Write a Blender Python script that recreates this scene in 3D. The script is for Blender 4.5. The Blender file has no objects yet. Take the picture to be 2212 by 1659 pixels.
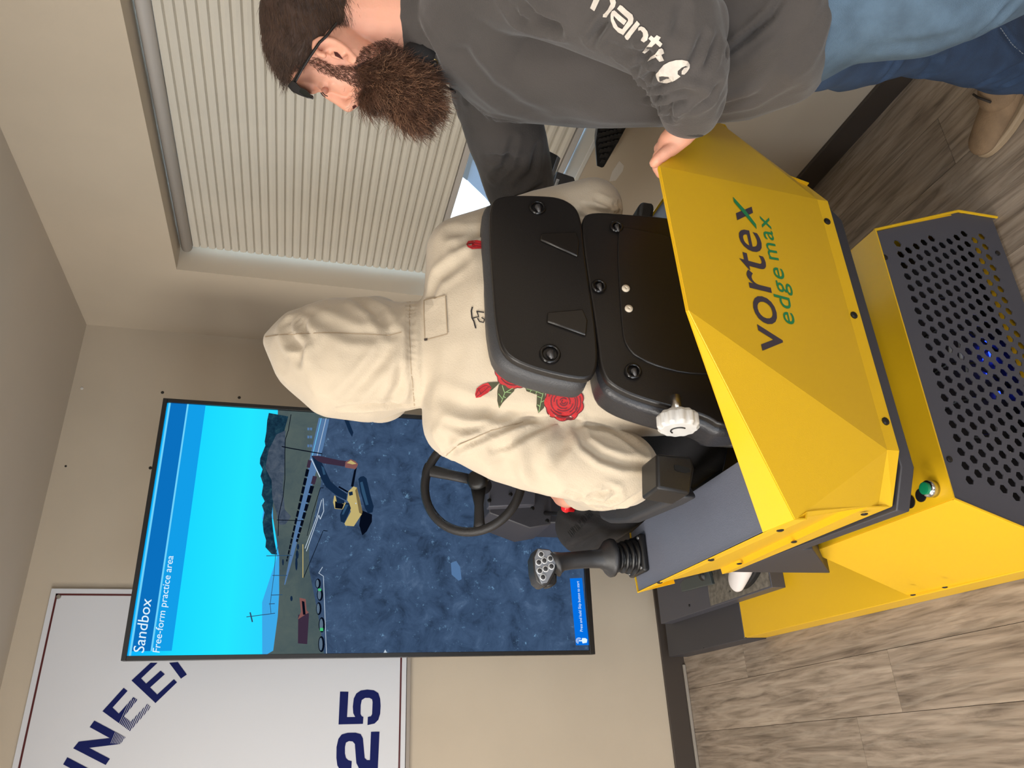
import bpy, bmesh, math, random
import numpy as np
from mathutils import Vector, Matrix, noise
from mathutils.bvhtree import BVHTree
from mathutils.kdtree import KDTree

SC = bpy.context.scene
COL = SC.collection
R = math.radians
rnd = random.Random(7)

# ------------------------------------------------------------------ camera, world, lights, exposure
H = 1.5                      # eye height of the photographer (m)
F = 1642.557                 # focal length in pixels of the 2212 px wide frame
YAW, PIT, ROL = R(27.28348), R(14.60570), R(-4.54677)

def cam_axes():
    r = Vector((math.cos(YAW), -math.sin(YAW), 0)); fw = Vector((math.sin(YAW), math.cos(YAW), 0)); up = Vector((0, 0, 1))
    f2 = math.cos(PIT)*fw - math.sin(PIT)*up
    d = -(math.cos(PIT)*up + math.sin(PIT)*fw)
    return math.cos(ROL)*r + math.sin(ROL)*d, -math.sin(ROL)*r + math.cos(ROL)*d, f2
CR, CD, CF = cam_axes()      # scene right, scene down, forward: the camera itself is held rolled a quarter turn
C0 = Vector((0, 0, H))
cam = bpy.data.cameras.new('camera'); cam_o = bpy.data.objects.new('camera', cam); COL.objects.link(cam_o)
m = Matrix(((CD.x, CR.x, -CF.x, 0), (CD.y, CR.y, -CF.y, 0), (CD.z, CR.z, -CF.z, H), (0, 0, 0, 1)))
cam_o.matrix_world = m
cam.sensor_fit = 'HORIZONTAL'; cam.sensor_width = 36; cam.lens = F/2212*36; cam.clip_start = 0.02
SC.camera = cam_o
vs = SC.view_settings
vs.view_transform = 'Standard'; vs.look = 'None'; vs.exposure = 0.0; vs.gamma = 1.0; vs.use_curve_mapping = False

w = bpy.data.worlds.new('sky'); SC.world = w; w.use_nodes = True
wn = w.node_tree.nodes; wl_ = w.node_tree.links
bg = wn['Background']; tc = wn.new('ShaderNodeTexCoord'); sep = wn.new('ShaderNodeSeparateXYZ'); cr = wn.new('ShaderNodeValToRGB')
cr.color_ramp.elements[0].position = 0.0; cr.color_ramp.elements[0].color = (.80, .90, 1, 1)
cr.color_ramp.elements[1].position = 0.6; cr.color_ramp.elements[1].color = (.40, .66, 1, 1)
wl_.new(tc.outputs['Generated'], sep.inputs[0]); wl_.new(sep.outputs['Z'], cr.inputs[0]); wl_.new(cr.outputs[0], bg.inputs[0])
bg.inputs[1].default_value = 5.0

def area(name, loc, target, sx, sy, power, col):
    l = bpy.data.lights.new(name, 'AREA'); l.shape = 'RECTANGLE'; l.size = sx; l.size_y = sy; l.energy = power; l.color = col
    o = bpy.data.objects.new(name, l); COL.objects.link(o); o.location = loc
    o.rotation_euler = (Vector(target)-Vector(loc)).to_track_quat('-Z', 'Y').to_euler()
    return o
area('ceiling_lamp_light', (-0.75, 1.0, 2.33), (-0.6, 1.0, 0), 1.3, 0.6, 36, (1, .95, .87))
area('ceiling_lamp_light', (0.1, -0.9, 2.33), (0.1, -0.9, 0), 1.2, 0.6, 26, (1, .94, .86))
area('left_window_light', (-2.3, 0.9, 1.5), (1.0, 1.3, 1.0), 0.9, 1.1, 50, (1, .96, .90))
area('rear_door_light', (-0.3, -2.3, 1.0), (1.5, 1.2, 0.35), 0.6, 1.6, 20, (.70, .84, 1))
area('side_fill_light', (-2.3, -1.15, 1.15), (1.6, 1.25, 0.25), 0.6, 1.6, 44, (.76, .87, 1))  # added cool fill from the left, no door there; lifts the right wall
sun_d = bpy.data.lights.new('sun', 'SUN'); sun_d.energy = 6; sun_d.angle = R(1); sun_d.color = (1, .96, .9); sun_o = bpy.data.objects.new('sun', sun_d); COL.objects.link(sun_o); sun_o.rotation_euler = Vector((.75, .25, -.8)).to_track_quat('-Z', 'Y').to_euler()

# ------------------------------------------------------------------ maths helpers
TH = R(1.4)
SA = Vector((math.cos(TH), -math.sin(TH), 0)); SB = Vector((math.sin(TH), math.cos(TH), 0)); SZ = Vector((0, 0, 1))
def S(a, b, z): return SA*a + SB*b + SZ*z          # simulator frame: a right, b forward
def ray(x, y): return CR*((1659-y-829.5)/F) + CD*((x-1106)/F) + CF
def on(q, n, c):
    d = ray(*q); n = Vector(n); return C0 + d*((c - n.dot(C0))/n.dot(d))
def onX(q, x): return on(q, (1, 0, 0), x)
def onY(q, y): return on(q, (0, 1, 0), y)
def onZ(q, z): return on(q, (0, 0, 1), z)
def onA(q, a): return on(q, SA, a)
def onB(q, b): return on(q, SB, b)
def onP(q, p, n): n = Vector(n); return on(q, n, n.dot(p))
def atd(q, d): return C0 + ray(*q)*d

# ------------------------------------------------------------------ object helpers
WM = {}
def lin(c): return tuple((v/255/12.92 if v/255 <= .04045 else ((v/255+.055)/1.055)**2.4) for v in c)
MATS = {}
def mat(name, c, rough=.5, metal=0., var=0., vscale=8., bump=0., bscale=200., c2=None, spec=.5, emit=None, coat=0., sheen=0.):
    if name in MATS: return MATS[name]
    mt = bpy.data.materials.new(name); mt.use_nodes = True; nt = mt.node_tree; n = nt.nodes; l = nt.links; b = n['Principled BSDF']
    b.inputs['Base Color'].default_value = (*lin(c), 1); b.inputs['Roughness'].default_value = rough; b.inputs['Metallic'].default_value = metal
    b.inputs['Specular IOR Level'].default_value = spec; b.inputs['Coat Weight'].default_value = coat; b.inputs['Sheen Weight'].default_value = sheen
    if emit: b.inputs['Emission Color'].default_value = (*lin(emit[0]), 1); b.inputs['Emission Strength'].default_value = emit[1]
    if var or c2:
        tc = n.new('ShaderNodeTexCoord'); nz = n.new('ShaderNodeTexNoise'); nz.inputs['Scale'].default_value = vscale; nz.inputs['Detail'].default_value = 5
        rp = n.new('ShaderNodeValToRGB'); k = lin(c); k2 = lin(c2) if c2 else tuple(v*(1-var) for v in k)
        rp.color_ramp.elements[0].position = .35; rp.color_ramp.elements[1].position = .65
        rp.color_ramp.elements[0].color = (*k2, 1); rp.color_ramp.elements[1].color = (*[min(1, v*(1+var*.5)) for v in k], 1)
        l.new(tc.outputs['Object'], nz.inputs[0]); l.new(nz.outputs['Fac'], rp.inputs[0]); l.new(rp.outputs[0], b.inputs['Base Color'])
    if bump:
        tc = n.new('ShaderNodeTexCoord'); nz = n.new('ShaderNodeTexNoise'); nz.inputs['Scale'].default_value = bscale; nz.inputs['Detail'].default_value = 3
        bp = n.new('ShaderNodeBump'); bp.inputs['Strength'].default_value = bump; bp.inputs['Distance'].default_value = .002
        l.new(tc.outputs['Object'], nz.inputs[0]); l.new(nz.outputs['Fac'], bp.inputs['Height']); l.new(bp.outputs[0], b.inputs['Normal'])
    MATS[name] = mt; return mt
def emis(name, c, s=1.):
    if name in MATS: return MATS[name]
    mt = bpy.data.materials.new(name); mt.use_nodes = True; nt = mt.node_tree; n = nt.nodes
    for x in list(n): n.remove(x)
    e = n.new('ShaderNodeEmission'); e.inputs[0].default_value = (*lin(c), 1); e.inputs[1].default_value = s
    o = n.new('ShaderNodeOutputMaterial'); nt.links.new(e.outputs[0], o.inputs[0]); MATS[name] = mt; return mt

def tag(o, label=None, cat=None, group=None, kind=None):
    if label: o['label'] = label
    if cat: o['category'] = cat
    if group: o['group'] = group
    if kind: o['kind'] = kind
    return o
def empty(name, loc, label=None, cat=None, group=None, rz=0., kind=None):
    o = bpy.data.objects.new(name, None); COL.objects.link(o); o.location = loc; o.rotation_euler = (0, 0, rz); o.empty_display_size = .1
    WM[o] = Matrix.Translation(loc) @ Matrix.Rotation(rz, 4, 'Z')
    return tag(o, label, cat, group, kind)
def link(name, me, mats, parent=None, bevel=0., seg=2, smooth=False, solid=0., angle=35, origin=None):
    """me holds world coordinates; they are moved into the parent's (or an own base) frame"""
    vs_ = np.empty(len(me.vertices)*3, dtype=np.float64); me.vertices.foreach_get('co', vs_); vs_ = vs_.reshape(-1, 3)
    if parent is not None: M_ = WM[parent]
    else:
        o0 = Vector(origin) if origin is not None else Vector(((vs_[:, 0].min()+vs_[:, 0].max())/2, (vs_[:, 1].min()+vs_[:, 1].max())/2, vs_[:, 2].min()))
        M_ = Matrix.Translation(o0)
    me.transform(M_.inverted())
    if not isinstance(mats, (list, tuple)): mats = [mats]
    if len(me.materials): me.materials.clear()
    for x in mats: me.materials.append(x)
    if smooth: me.polygons.foreach_set('use_smooth', [True]*len(me.polygons))
    me.name = name
    o = bpy.data.objects.new(name, me); COL.objects.link(o)
    if parent is not None: o.parent = parent; WM[o] = WM[parent]
    else: o.matrix_world = M_; WM[o] = M_
    if solid:
        s = o.modifiers.new('s', 'SOLIDIFY'); s.thickness = solid; s.offset = 0
    if bevel:
        s = o.modifiers.new('b', 'BEVEL'); s.width = bevel; s.segments = seg; s.limit_method = 'ANGLE'; s.angle_limit = R(angle)
        me.polygons.foreach_set('use_smooth', [True]*len(me.polygons))
        try: me.set_sharp_from_angle(angle=R(50))
        except Exception: pass
    return o
class MB:
    """collects shapes of ONE part"""
    def __init__(s): s.v = []; s.f = []; s.m = []
    def add(s, v, f, mi=0):
        k = len(s.v); s.v += [Vector(x) for x in v]; s.f += [[i+k for i in q] for q in f]; s.m += [mi]*len(f); return s
    def box(s, lo, hi, fr=None, mi=0):
        v = [(x, y, z) for z in (lo[2], hi[2]) for y in (lo[1], hi[1]) for x in (lo[0], hi[0])]
        if fr: v = [fr(*p) for p in v]
        return s.add(v, [(0, 2, 3, 1), (4, 5, 7, 6), (0, 1, 5, 4), (2, 6, 7, 3), (0, 4, 6, 2), (1, 3, 7, 5)], mi)
    def prism(s, pts, off, mi=0):
        n = len(pts); a = [Vector(p) for p in pts]; off = Vector(off)
        nn = Vector((0, 0, 0))
        for i in range(n): nn += a[i].cross(a[(i+1) % n])
        if nn.dot(off) > 0: a.reverse()
        return s.add(a+[p+off for p in a], [list(range(n)), list(range(2*n-1, n-1, -1))]+[(i, i+n, (i+1) % n+n, (i+1) % n) for i in range(n)], mi)
    def poly(s, pts, mi=0): return s.add(pts, [list(range(len(pts)))], mi)
    def loft(s, st, n=16, flat=(1, 1), upv=None, mi=0, cap=True):
        """st: [(point, radius)] or [(point, (ru, rv))]; rings perpendicular to the path"""
        P = [Vector(p) for p, _ in st]; vs_ = []
        upv = Vector(upv) if upv is not None else None
        u0 = None
        for i, (p, r) in enumerate(st):
            t = (P[min(i+1, len(P)-1)]-P[max(i-1, 0)])
            if t.length < 1e-9: t = Vector((0, 0, 1))
            t.normalize()
            if upv is not None: u = upv - t*upv.dot(t)
            elif u0 is None: u = t.orthogonal()
            else: u = u0 - t*u0.dot(t)
            u.normalize(); u0 = u; v = t.cross(u)
            ru, rv = (r if isinstance(r, tuple) else (r*flat[0], r*flat[1]))
            for k in range(n):
                a = 2*math.pi*k/n; vs_.append(Vector(p)+u*(math.cos(a)*ru)+v*(math.sin(a)*rv))
        f = [(i*n+k, i*n+(k+1) % n, (i+1)*n+(k+1) % n, (i+1)*n+k) for i in range(len(st)-1) for k in range(n)]
        if cap: f += [list(range(n-1, -1, -1)), [(len(st)-1)*n+k for k in range(n)]]
        return s.add(vs_, f, mi)
    def ring(s, c, nrm, r, t, n=40, k=10, a0=0., a1=None, u=None, mi=0):
        nrm = Vector(nrm).normalized(); u = (Vector(u)-nrm*Vector(u).dot(nrm)).normalized() if u is not None else nrm.orthogonal().normalized(); v = nrm.cross(u)
        vs_ = []; full = a1 is None; N = n if full else n+1; A1 = 2*math.pi if full else a1
        for i in range(N):
            a = a0+(A1-(0 if full else a0))*i/n; d = u*math.cos(a)+v*math.sin(a)
            for j in range(k):
                b = 2*math.pi*j/k; vs_.append(Vector(c)+d*(r+t*math.cos(b))+nrm*(t*math.sin(b)))
        f = [(i*k+j, ((i+1) % N)*k+j, ((i+1) % N)*k+(j+1) % k, i*k+(j+1) % k) for i in range(n if not full else N) for j in range(k)]
        return s.add(vs_, f, mi)
    def mesh(s, fix=True):
        me = bpy.data.meshes.new('m'); me.from_pydata([tuple(x) for x in s.v], [], s.f); me.polygons.foreach_set('material_index', s.m)
        if fix:
            b = bmesh.new(); b.from_mesh(me); bmesh.ops.recalc_face_normals(b, faces=b.faces); b.to_mesh(me); b.free()
        me.update(); return me
    def put(s, name, mats, parent=None, fix=True, **k):
        return link(name, s.mesh(fix), mats, parent, **k)
def screw(c, n, r, parent, m, name='screw', hh=.4):
    n = Vector(n).normalized()
    return MB().loft([(c, r), (Vector(c)+n*r*hh*.6, r*.95), (Vector(c)+n*r*hh, r*.55)], 10).put(name, m, parent, smooth=False)

# text as a mesh in the unit box
def text2d(s, bold=0., shear=0., spacing=1.):
    cu = bpy.data.curves.new('t', 'FONT'); cu.body = s; cu.offset = bold; cu.shear = shear; cu.space_character = spacing; cu.resolution_u = 4
    o = bpy.data.objects.new('t', cu); COL.objects.link(o)
    dg = bpy.context.evaluated_depsgraph_get(); me = bpy.data.meshes.new_from_object(o.evaluated_get(dg))
    v = np.array([x.co[:2] for x in me.vertices]); f = [list(p.vertices) for p in me.polygons]
    bpy.data.objects.remove(o); bpy.data.curves.remove(cu)
    lo = v.min(0); hi = v.max(0); v = (v-lo)/(hi-lo)
    return v, f
def text_on(s, O, X, Y, n, name, m, parent, off=.0008, **k):
    v, f = text2d(s, **k); O, X, Y = Vector(O), Vector(X), Vector(Y); n = Vector(n).normalized()*off
    me = bpy.data.meshes.new(name); me.from_pydata([tuple(O+(X-O)*float(a)+(Y-O)*float(b)+n) for a, b in v], [], f); me.update()
    return link(name, me, m, parent)

# soft bodies: ellipsoids hulled together, remeshed to one skin
def ball(px, py, d, rx, ry=None, rd=None, ang=0.):
    ry = rx if ry is None else ry; k = d/F; rd = (rx+ry)/2*k if rd is None else rd
    c = atd((px, py), d); vd = ray(px, py).normalized()
    ix = (CD - vd*CD.dot(vd)).normalized(); iy = (-CR + vd*CR.dot(vd)); iy = (iy - ix*iy.dot(ix)).normalized()
    ca, sa = math.cos(R(ang)), math.sin(R(ang))
    return (c, ix*ca+iy*sa, iy*ca-ix*sa, vd, rx*k, ry*k, rd)
def wball(c, r, rz=None, ax=None):
    rz = r if rz is None else rz
    return (Vector(c), Vector((1, 0, 0)), Vector((0, 1, 0)), Vector((0, 0, 1)), r, r, rz)
_ico = bmesh.new(); bmesh.ops.create_icosphere(_ico, subdivisions=3, radius=1.); ICO = [v.co.copy() for v in _ico.verts]; ICF = [[v.index for v in f.verts] for f in _ico.faces]; _ico.free()
def scaled(b, k, add=0.): return (b[0], b[1], b[2], b[3], b[4]*k+add, b[5]*k+add, b[6]*k+add)
def bpts(b): return [b[0]+b[1]*(p.x*b[4])+b[2]*(p.y*b[5])+b[3]*(p.z*b[6]) for p in ICO]
def blob(chains, vox, smooth=6, singles=()):
    """chains: lists of balls; consecutive balls are hulled"""
    V = []; Fc = []
    for ch in chains:
        for i in range(len(ch)-1):
            bm = bmesh.new()
            for p in bpts(ch[i])+bpts(ch[i+1]): bm.verts.new(p)
            r = bmesh.ops.convex_hull(bm, input=bm.verts)
            junk = list({g for g in r['geom_interior']+r['geom_unused'] if isinstance(g, bmesh.types.BMVert)})
            bmesh.ops.delete(bm, geom=junk, context='VERTS'); bm.verts.index_update()
            k = len(V); V += [tuple(v.co) for v in bm.verts]; Fc += [[v.index+k for v in f.verts] for f in bm.faces]; bm.free()
    for b in singles:
        k = len(V); V += [tuple(p) for p in bpts(b)]; Fc += [[i+k for i in f] for f in ICF]
    me = bpy.data.meshes.new('b'); me.from_pydata(V, [], Fc); o = bpy.data.objects.new('b', me); COL.objects.link(o)
    rm = o.modifiers.new('r', 'REMESH'); rm.mode = 'VOXEL'; rm.voxel_size = vox; rm.adaptivity = 0; rm.use_smooth_shade = True
    if smooth: sm = o.modifiers.new('s', 'SMOOTH'); sm.iterations = smooth; sm.factor = .5
    dg = bpy.context.evaluated_depsgraph_get(); out = bpy.data.meshes.new_from_object(o.evaluated_get(dg))
    bpy.data.objects.remove(o); bpy.data.meshes.remove(me); return out
def arr(me):
    v = np.empty(len(me.vertices)*3); me.vertices.foreach_get('co', v); n = np.empty(len(me.vertices)*3); me.vertices.foreach_get('normal', n)
    return v.reshape(-1, 3), n.reshape(-1, 3)
def setv(me, v): me.vertices.foreach_set('co', v.ravel()); me.update()
def bvh_of(me): return BVHTree.FromPolygons([tuple(v.co) for v in me.vertices], [tuple(p.vertices) for p in me.polygons])
def resample(px, step=7.):
    out = [];
    for a, b in zip(px[:-1], px[1:]):
        n = max(1, int(math.hypot(b[0]-a[0], b[1]-a[1])/step))
        out += [(a[0]+(b[0]-a[0])*i/n, a[1]+(b[1]-a[1])*i/n) for i in range(n)]
    return out+[px[-1]]
def hit(bv, q):
    d = ray(*q).normalized(); p, n, i, t = bv.ray_cast(C0, d); return p, n
FK = 1.5
def folds(me, strokes):
    """strokes: (pixels, width m, depth m); creases pressed into the cloth where the photograph shows them, with a roll on both sides"""
    bv = bvh_of(me); v, n = arr(me); disp = np.zeros(len(v))
    for px, wd, am in strokes:
        pts = [hit(bv, q)[0] for q in resample(px)]; L = len(pts)
        pts = [(p, .35+.65*math.sin(math.pi*(i+.5)/L)) for i, p in enumerate(pts) if p is not None]
        if not pts: continue
        kd = KDTree(len(pts))
        for i, (p, _) in enumerate(pts): kd.insert(p, i)
        kd.balance(); P = np.array([p for p, _ in pts]); lo = P.min(0)-3*wd; hi = P.max(0)+3*wd
        for i in np.where(((v > lo) & (v < hi)).all(1))[0]:
            _, j, d = kd.find(v[i])
            if d < 3*wd:
                x = d/wd; disp[i] += am*FK*pts[j][1]*(-math.exp(-x*x)+.55*math.exp(-(x-1.7)**2*1.6))
    setv(me, v+n*disp[:, None])
def ripple(me, amp, sc, stretch=(1, 1, 1), seed=0., mask=None):
    v, n = arr(me); d = np.zeros(len(v)); st = stretch
    for i, p in enumerate(v):
        if mask is not None and not mask(p): continue
        q = Vector((p[0]*sc*st[0]+seed, p[1]*sc*st[1], p[2]*sc*st[2]))
        a = noise.noise(q); b = noise.noise(q*2.1+Vector((5, 1, 3)))
        d[i] = amp*((1-abs(a)*2.2)*.6+a*.5+b*.35)
    setv(me, v+n*d[:, None])
def decal(bv, px_poly_faces, off): pass
def inpoly(q, poly):
    x, y = q; r = False; j = len(poly)-1
    for i in range(len(poly)):
        xi, yi = poly[i]; xj, yj = poly[j]
        if (yi > y) != (yj > y) and x < (xj-xi)*(y-yi)/(yj-yi)+xi: r = not r
        j = i
    return r
def grid_decal(bv, poly, step, off, mb, mi=0, holes=()):
    """print or patch lying on curved cloth: the outline is cut fine and dropped onto the surface"""
    bm = bmesh.new(); vv = [bm.verts.new((x, y, 0)) for x, y in poly]; f = bm.faces.new(vv)
    xs = [p[0] for p in poly]; ys = [p[1] for p in poly]
    def cut(co, no):
        bmesh.ops.bisect_plane(bm, geom=bm.verts[:]+bm.edges[:]+bm.faces[:], plane_co=co, plane_no=no)
    x = min(xs)+step*.5
    while x < max(xs): cut((x, 0, 0), (1, 0, 0)); x += step
    y = min(ys)+step*.5
    while y < max(ys): cut((0, y, 0), (0, 1, 0)); y += step
    bmesh.ops.triangulate(bm, faces=bm.faces[:]); bm.verts.index_update()
    P = [];
    for v in bm.verts:
        p, n = hit(bv, (v.co.x, v.co.y)); P.append(None if p is None else p+n*off)
    k = {}; vs_ = []; fs = []
    for f in bm.faces:
        ids = [v.index for v in f.verts]
        if any(P[i] is None for i in ids): continue
        if max((P[a]-P[b]).length for a in ids for b in ids) > .05: continue
        for i in ids:
            if i not in k: k[i] = len(vs_); vs_.append(P[i])
        fs.append([k[i] for i in ids])
    bm.free()
    if fs: mb.add(vs_, fs, mi)
def ribbon(px, w):
    """pixel polyline -> outline of a band of width w"""
    L = []; Rr = []
    for i, p in enumerate(px):
        a = px[max(0, i-1)]; b = px[min(len(px)-1, i+1)]; dx, dy = b[0]-a[0], b[1]-a[1]; l = math.hypot(dx, dy) or 1
        L.append((p[0]-dy/l*w/2, p[1]+dx/l*w/2)); Rr.append((p[0]+dy/l*w/2, p[1]-dx/l*w/2))
    return L+Rr[::-1]
# ------------------------------------------------------------------ room
YW, XW, ZC = 2.9046, 1.6113, 2.3781
XL, YR = -2.6, -2.5
WO = (0.30, 2.447, 0.765, 1.998)      # window opening y0 y1 z0 z1
M_wall = mat('wall_paint', (191, 177, 157), .85, var=.04, vscale=3, bump=.08, bscale=350)
M_ceil = mat('ceiling_paint', (196, 186, 172), .9, var=.03, vscale=2, bump=.06, bscale=300)
M_base = mat('baseboard_vinyl', (66, 58, 52), .45, var=.06)
M_fl = mat('floor_gap', (60, 50, 44), .9)

def floor_mat():
    mt = bpy.data.materials.new('vinyl_plank'); mt.use_nodes = True; nt = mt.node_tree; n = nt.nodes; l = nt.links; b = n['Principled BSDF']
    geo = n.new('ShaderNodeNewGeometry'); inf = n.new('ShaderNodeObjectInfo')
    off = n.new('ShaderNodeVectorMath'); off.operation = 'SCALE'; comb = n.new('ShaderNodeCombineXYZ'); l.new(inf.outputs['Random'], comb.inputs[0]); l.new(inf.outputs['Random'], comb.inputs[1])
    l.new(comb.outputs[0], off.inputs[0]); off.inputs['Scale'].default_value = 37.
    add = n.new('ShaderNodeVectorMath'); add.operation = 'ADD'; l.new(geo.outputs['Position'], add.inputs[0]); l.new(off.outputs[0], add.inputs[1])
    mp = n.new('ShaderNodeMapping'); mp.inputs['Scale'].default_value = (1., .10, 1); l.new(add.outputs[0], mp.inputs[0])
    n1 = n.new('ShaderNodeTexNoise'); n1.inputs['Scale'].default_value = 34; n1.inputs['Detail'].default_value = 8; n1.inputs['Distortion'].default_value = 1.0; n1.inputs['Roughness'].default_value = .62; l.new(mp.outputs[0], n1.inputs[0])
    r1 = n.new('ShaderNodeValToRGB'); e = r1.color_ramp.elements; e[0].position = .3; e[0].color = (*lin((112, 98, 86)), 1); e[1].position = .7; e[1].color = (*lin((184, 168, 150)), 1)
    x = e.new(.47); x.color = (*lin((152, 137, 121)), 1); x = e.new(.56); x.color = (*lin((166, 150, 134)), 1); l.new(n1.outputs['Fac'], r1.inputs[0])
    mp2 = n.new('ShaderNodeMapping'); mp2.inputs['Scale'].default_value = (1., .06, 1); l.new(add.outputs[0], mp2.inputs[0])
    n2 = n.new('ShaderNodeTexNoise'); n2.inputs['Scale'].default_value = 130; n2.inputs['Detail'].default_value = 4; l.new(mp2.outputs[0], n2.inputs[0])
    r2 = n.new('ShaderNodeValToRGB'); r2.color_ramp.elements[0].position = .36; r2.color_ramp.elements[0].color = (.76, .75, .74, 1); r2.color_ramp.elements[1].position = .5; r2.color_ramp.elements[1].color = (1, 1, 1, 1); l.new(n2.outputs['Fac'], r2.inputs[0])
    wv = n.new('ShaderNodeTexWave'); wv.wave_type = 'RINGS'; wv.rings_direction = 'Z'; wv.inputs['Scale'].default_value = 5.5; wv.inputs['Distortion'].default_value = 9; wv.inputs['Detail'].default_value = 3; wv.inputs['Detail Scale'].default_value = 1.4
    mp3 = n.new('ShaderNodeMapping'); mp3.inputs['Scale'].default_value = (1.6, .3, 1); l.new(add.outputs[0], mp3.inputs[0]); l.new(mp3.outputs[0], wv.inputs[0])
    r3 = n.new('ShaderNodeValToRGB'); r3.color_ramp.elements[0].position = .82; r3.color_ramp.elements[0].color = (0, 0, 0, 1); r3.color_ramp.elements[1].position = .97; r3.color_ramp.elements[1].color = (.22, .22, .22, 1); l.new(wv.outputs['Fac'], r3.inputs[0])
    m1 = n.new('ShaderNodeMix'); m1.data_type = 'RGBA'; m1.blend_type = 'MULTIPLY'; m1.inputs['Factor'].default_value = 1; l.new(r1.outputs[0], m1.inputs['A']); l.new(r2.outputs[0], m1.inputs['B'])
    m2 = n.new('ShaderNodeMix'); m2.data_type = 'RGBA'; l.new(r3.outputs[0], m2.inputs['Factor']); l.new(m1.outputs['Result'], m2.inputs['A']); m2.inputs['B'].default_value = (*lin((190, 178, 162)), 1)
    tv = n.new('ShaderNodeMapRange'); tv.inputs['To Min'].default_value = .76; tv.inputs['To Max'].default_value = .90; l.new(inf.outputs['Random'], tv.inputs[0])
    m3 = n.new('ShaderNodeVectorMath'); m3.operation = 'SCALE'; l.new(m2.outputs['Result'], m3.inputs[0]); l.new(tv.outputs[0], m3.inputs['Scale']); l.new(m3.outputs[0], b.inputs['Base Color'])
    b.inputs['Roughness'].default_value = .42; b.inputs['Specular IOR Level'].default_value = .4
    bp = n.new('ShaderNodeBump'); bp.inputs['Strength'].default_value = .25; bp.inputs['Distance'].default_value = .001; l.new(n2.outputs['Fac'], bp.inputs['Height']); l.new(bp.outputs[0], b.inputs['Normal'])
    return mt
M_plank = floor_mat()
floor = MB().box((XL-.15, YR-.15, -.12), (XW+.15, YW+.15, -.004)).put('floor', M_fl)
tag(floor, 'grey-brown wood-look vinyl plank floor', kind='structure')
PW, PL = .152, 1.22
pm = None
seam = {0: 2.45, -1: 1.76, -2: 1.94, 7: 1.10, 8: 1.0}     # y of one end seam in the rows where the photo shows it
k0 = int((XL-.217)//PW); k1 = int((XW-.217)//PW)+1
for k in range(k0, k1):
    x0 = .217+k*PW; x1 = x0+PW; xa = max(x0, XL); xb = min(x1, XW)
    if xb-xa < .01: continue
    s = seam.get(k, rnd.uniform(0, PL)); y = s-PL*math.ceil((s-YR)/PL)
    while y < YW:
        ya = max(y, YR); yb = min(y+PL, YW); y += PL
        if yb-ya < .01: continue
        p = MB(); g = .0002; t = .0005
        p.add([(xa+g, ya+g, -.004), (xb-g, ya+g, -.004), (xb-g, yb-g, -.004), (xa+g, yb-g, -.004), (xa+g+t, ya+g+t, 0), (xb-g-t, ya+g+t, 0), (xb-g-t, yb-g-t, 0), (xa+g+t, yb-g-t, 0)],
              [(3, 2, 1, 0), (4, 5, 6, 7), (0, 1, 5, 4), (1, 2, 6, 5), (2, 3, 7, 6), (3, 0, 4, 7)])
        p.put('plank', M_plank, floor)
ceil = MB().box((XL-.15, YR-.15, ZC), (XW+.15, YW+.15, ZC+.12)).put('ceiling', M_ceil); tag(ceil, 'plain off-white ceiling', kind='structure')
wb = MB().box((XL-.15, YW, 0), (XW+.15, YW+.15, ZC)).put('wall_back', M_wall); tag(wb, 'beige wall behind the screen and the sign', kind='structure')
wlft = MB().box((XL-.15, YR, 0), (XL, YW, ZC)).put('wall_left', M_wall); tag(wlft, 'beige left wall', kind='structure')
wrr = MB().box((XL-.15, YR-.15, 0), (XW+.15, YR, ZC)).put('wall_rear', M_wall); tag(wrr, 'beige wall behind the viewer', kind='structure')
y0, y1, z0, z1 = WO; T = .19
p = MB()
p.box((XW, YR, 0), (XW+T, YW, z0)).box((XW, YR, z1), (XW+T, YW, ZC)).box((XW, y1, z0), (XW+T, YW, z1)).box((XW, YR, z0), (XW+T, y0, z1))
wr = p.put('wall_right', M_wall); tag(wr, 'beige wall with a deep window recess', kind='structure')
M_dark = mat('black_screw', (26, 25, 24), .4)
for q in [(351, 848), (517, 859), (325, 1011), (142, 1007)]: screw(onY(q, YW), (0, -1, 0), .006 if q[0] > 200 else .004, wb, M_dark)
screw(onY((177, 839), YW), (0, -1, 0), .006, wb, mat('wall_plug', (205, 200, 190), .6), 'wall_plug')
p = MB().prism([onX(q, XW-.001) for q in [(1338, 347), (1348, 358), (1345, 370), (1330, 390), (1316, 392), (1322, 372)]], (.0008, 0, 0)).put('paint_patch', mat('white_filler', (206, 200, 192), .8), wr); tag(p, 'paler patch of filler')
bb = MB().box((-2.6, YW-.012, 0), (XW, YW, .093)).put('baseboard_back', M_base, bevel=.002); tag(bb, 'dark brown vinyl baseboard on the back wall', kind='structure')
bb2 = MB().box((XW-.012, YR, 0), (XW, YW-.012, .078)).put('baseboard_right', M_base, bevel=.002); tag(bb2, 'dark brown vinyl baseboard under the window', kind='structure')
tr = MB().box((-2.6, YW-.022, 0), (.31, YW-.0125, .012)).put('trim_1', mat('grey_quarter_round', (150, 142, 132), .5), bevel=.003); tag(tr, 'thin grey strip where the floor meets the baseboard', kind='structure')

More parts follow.
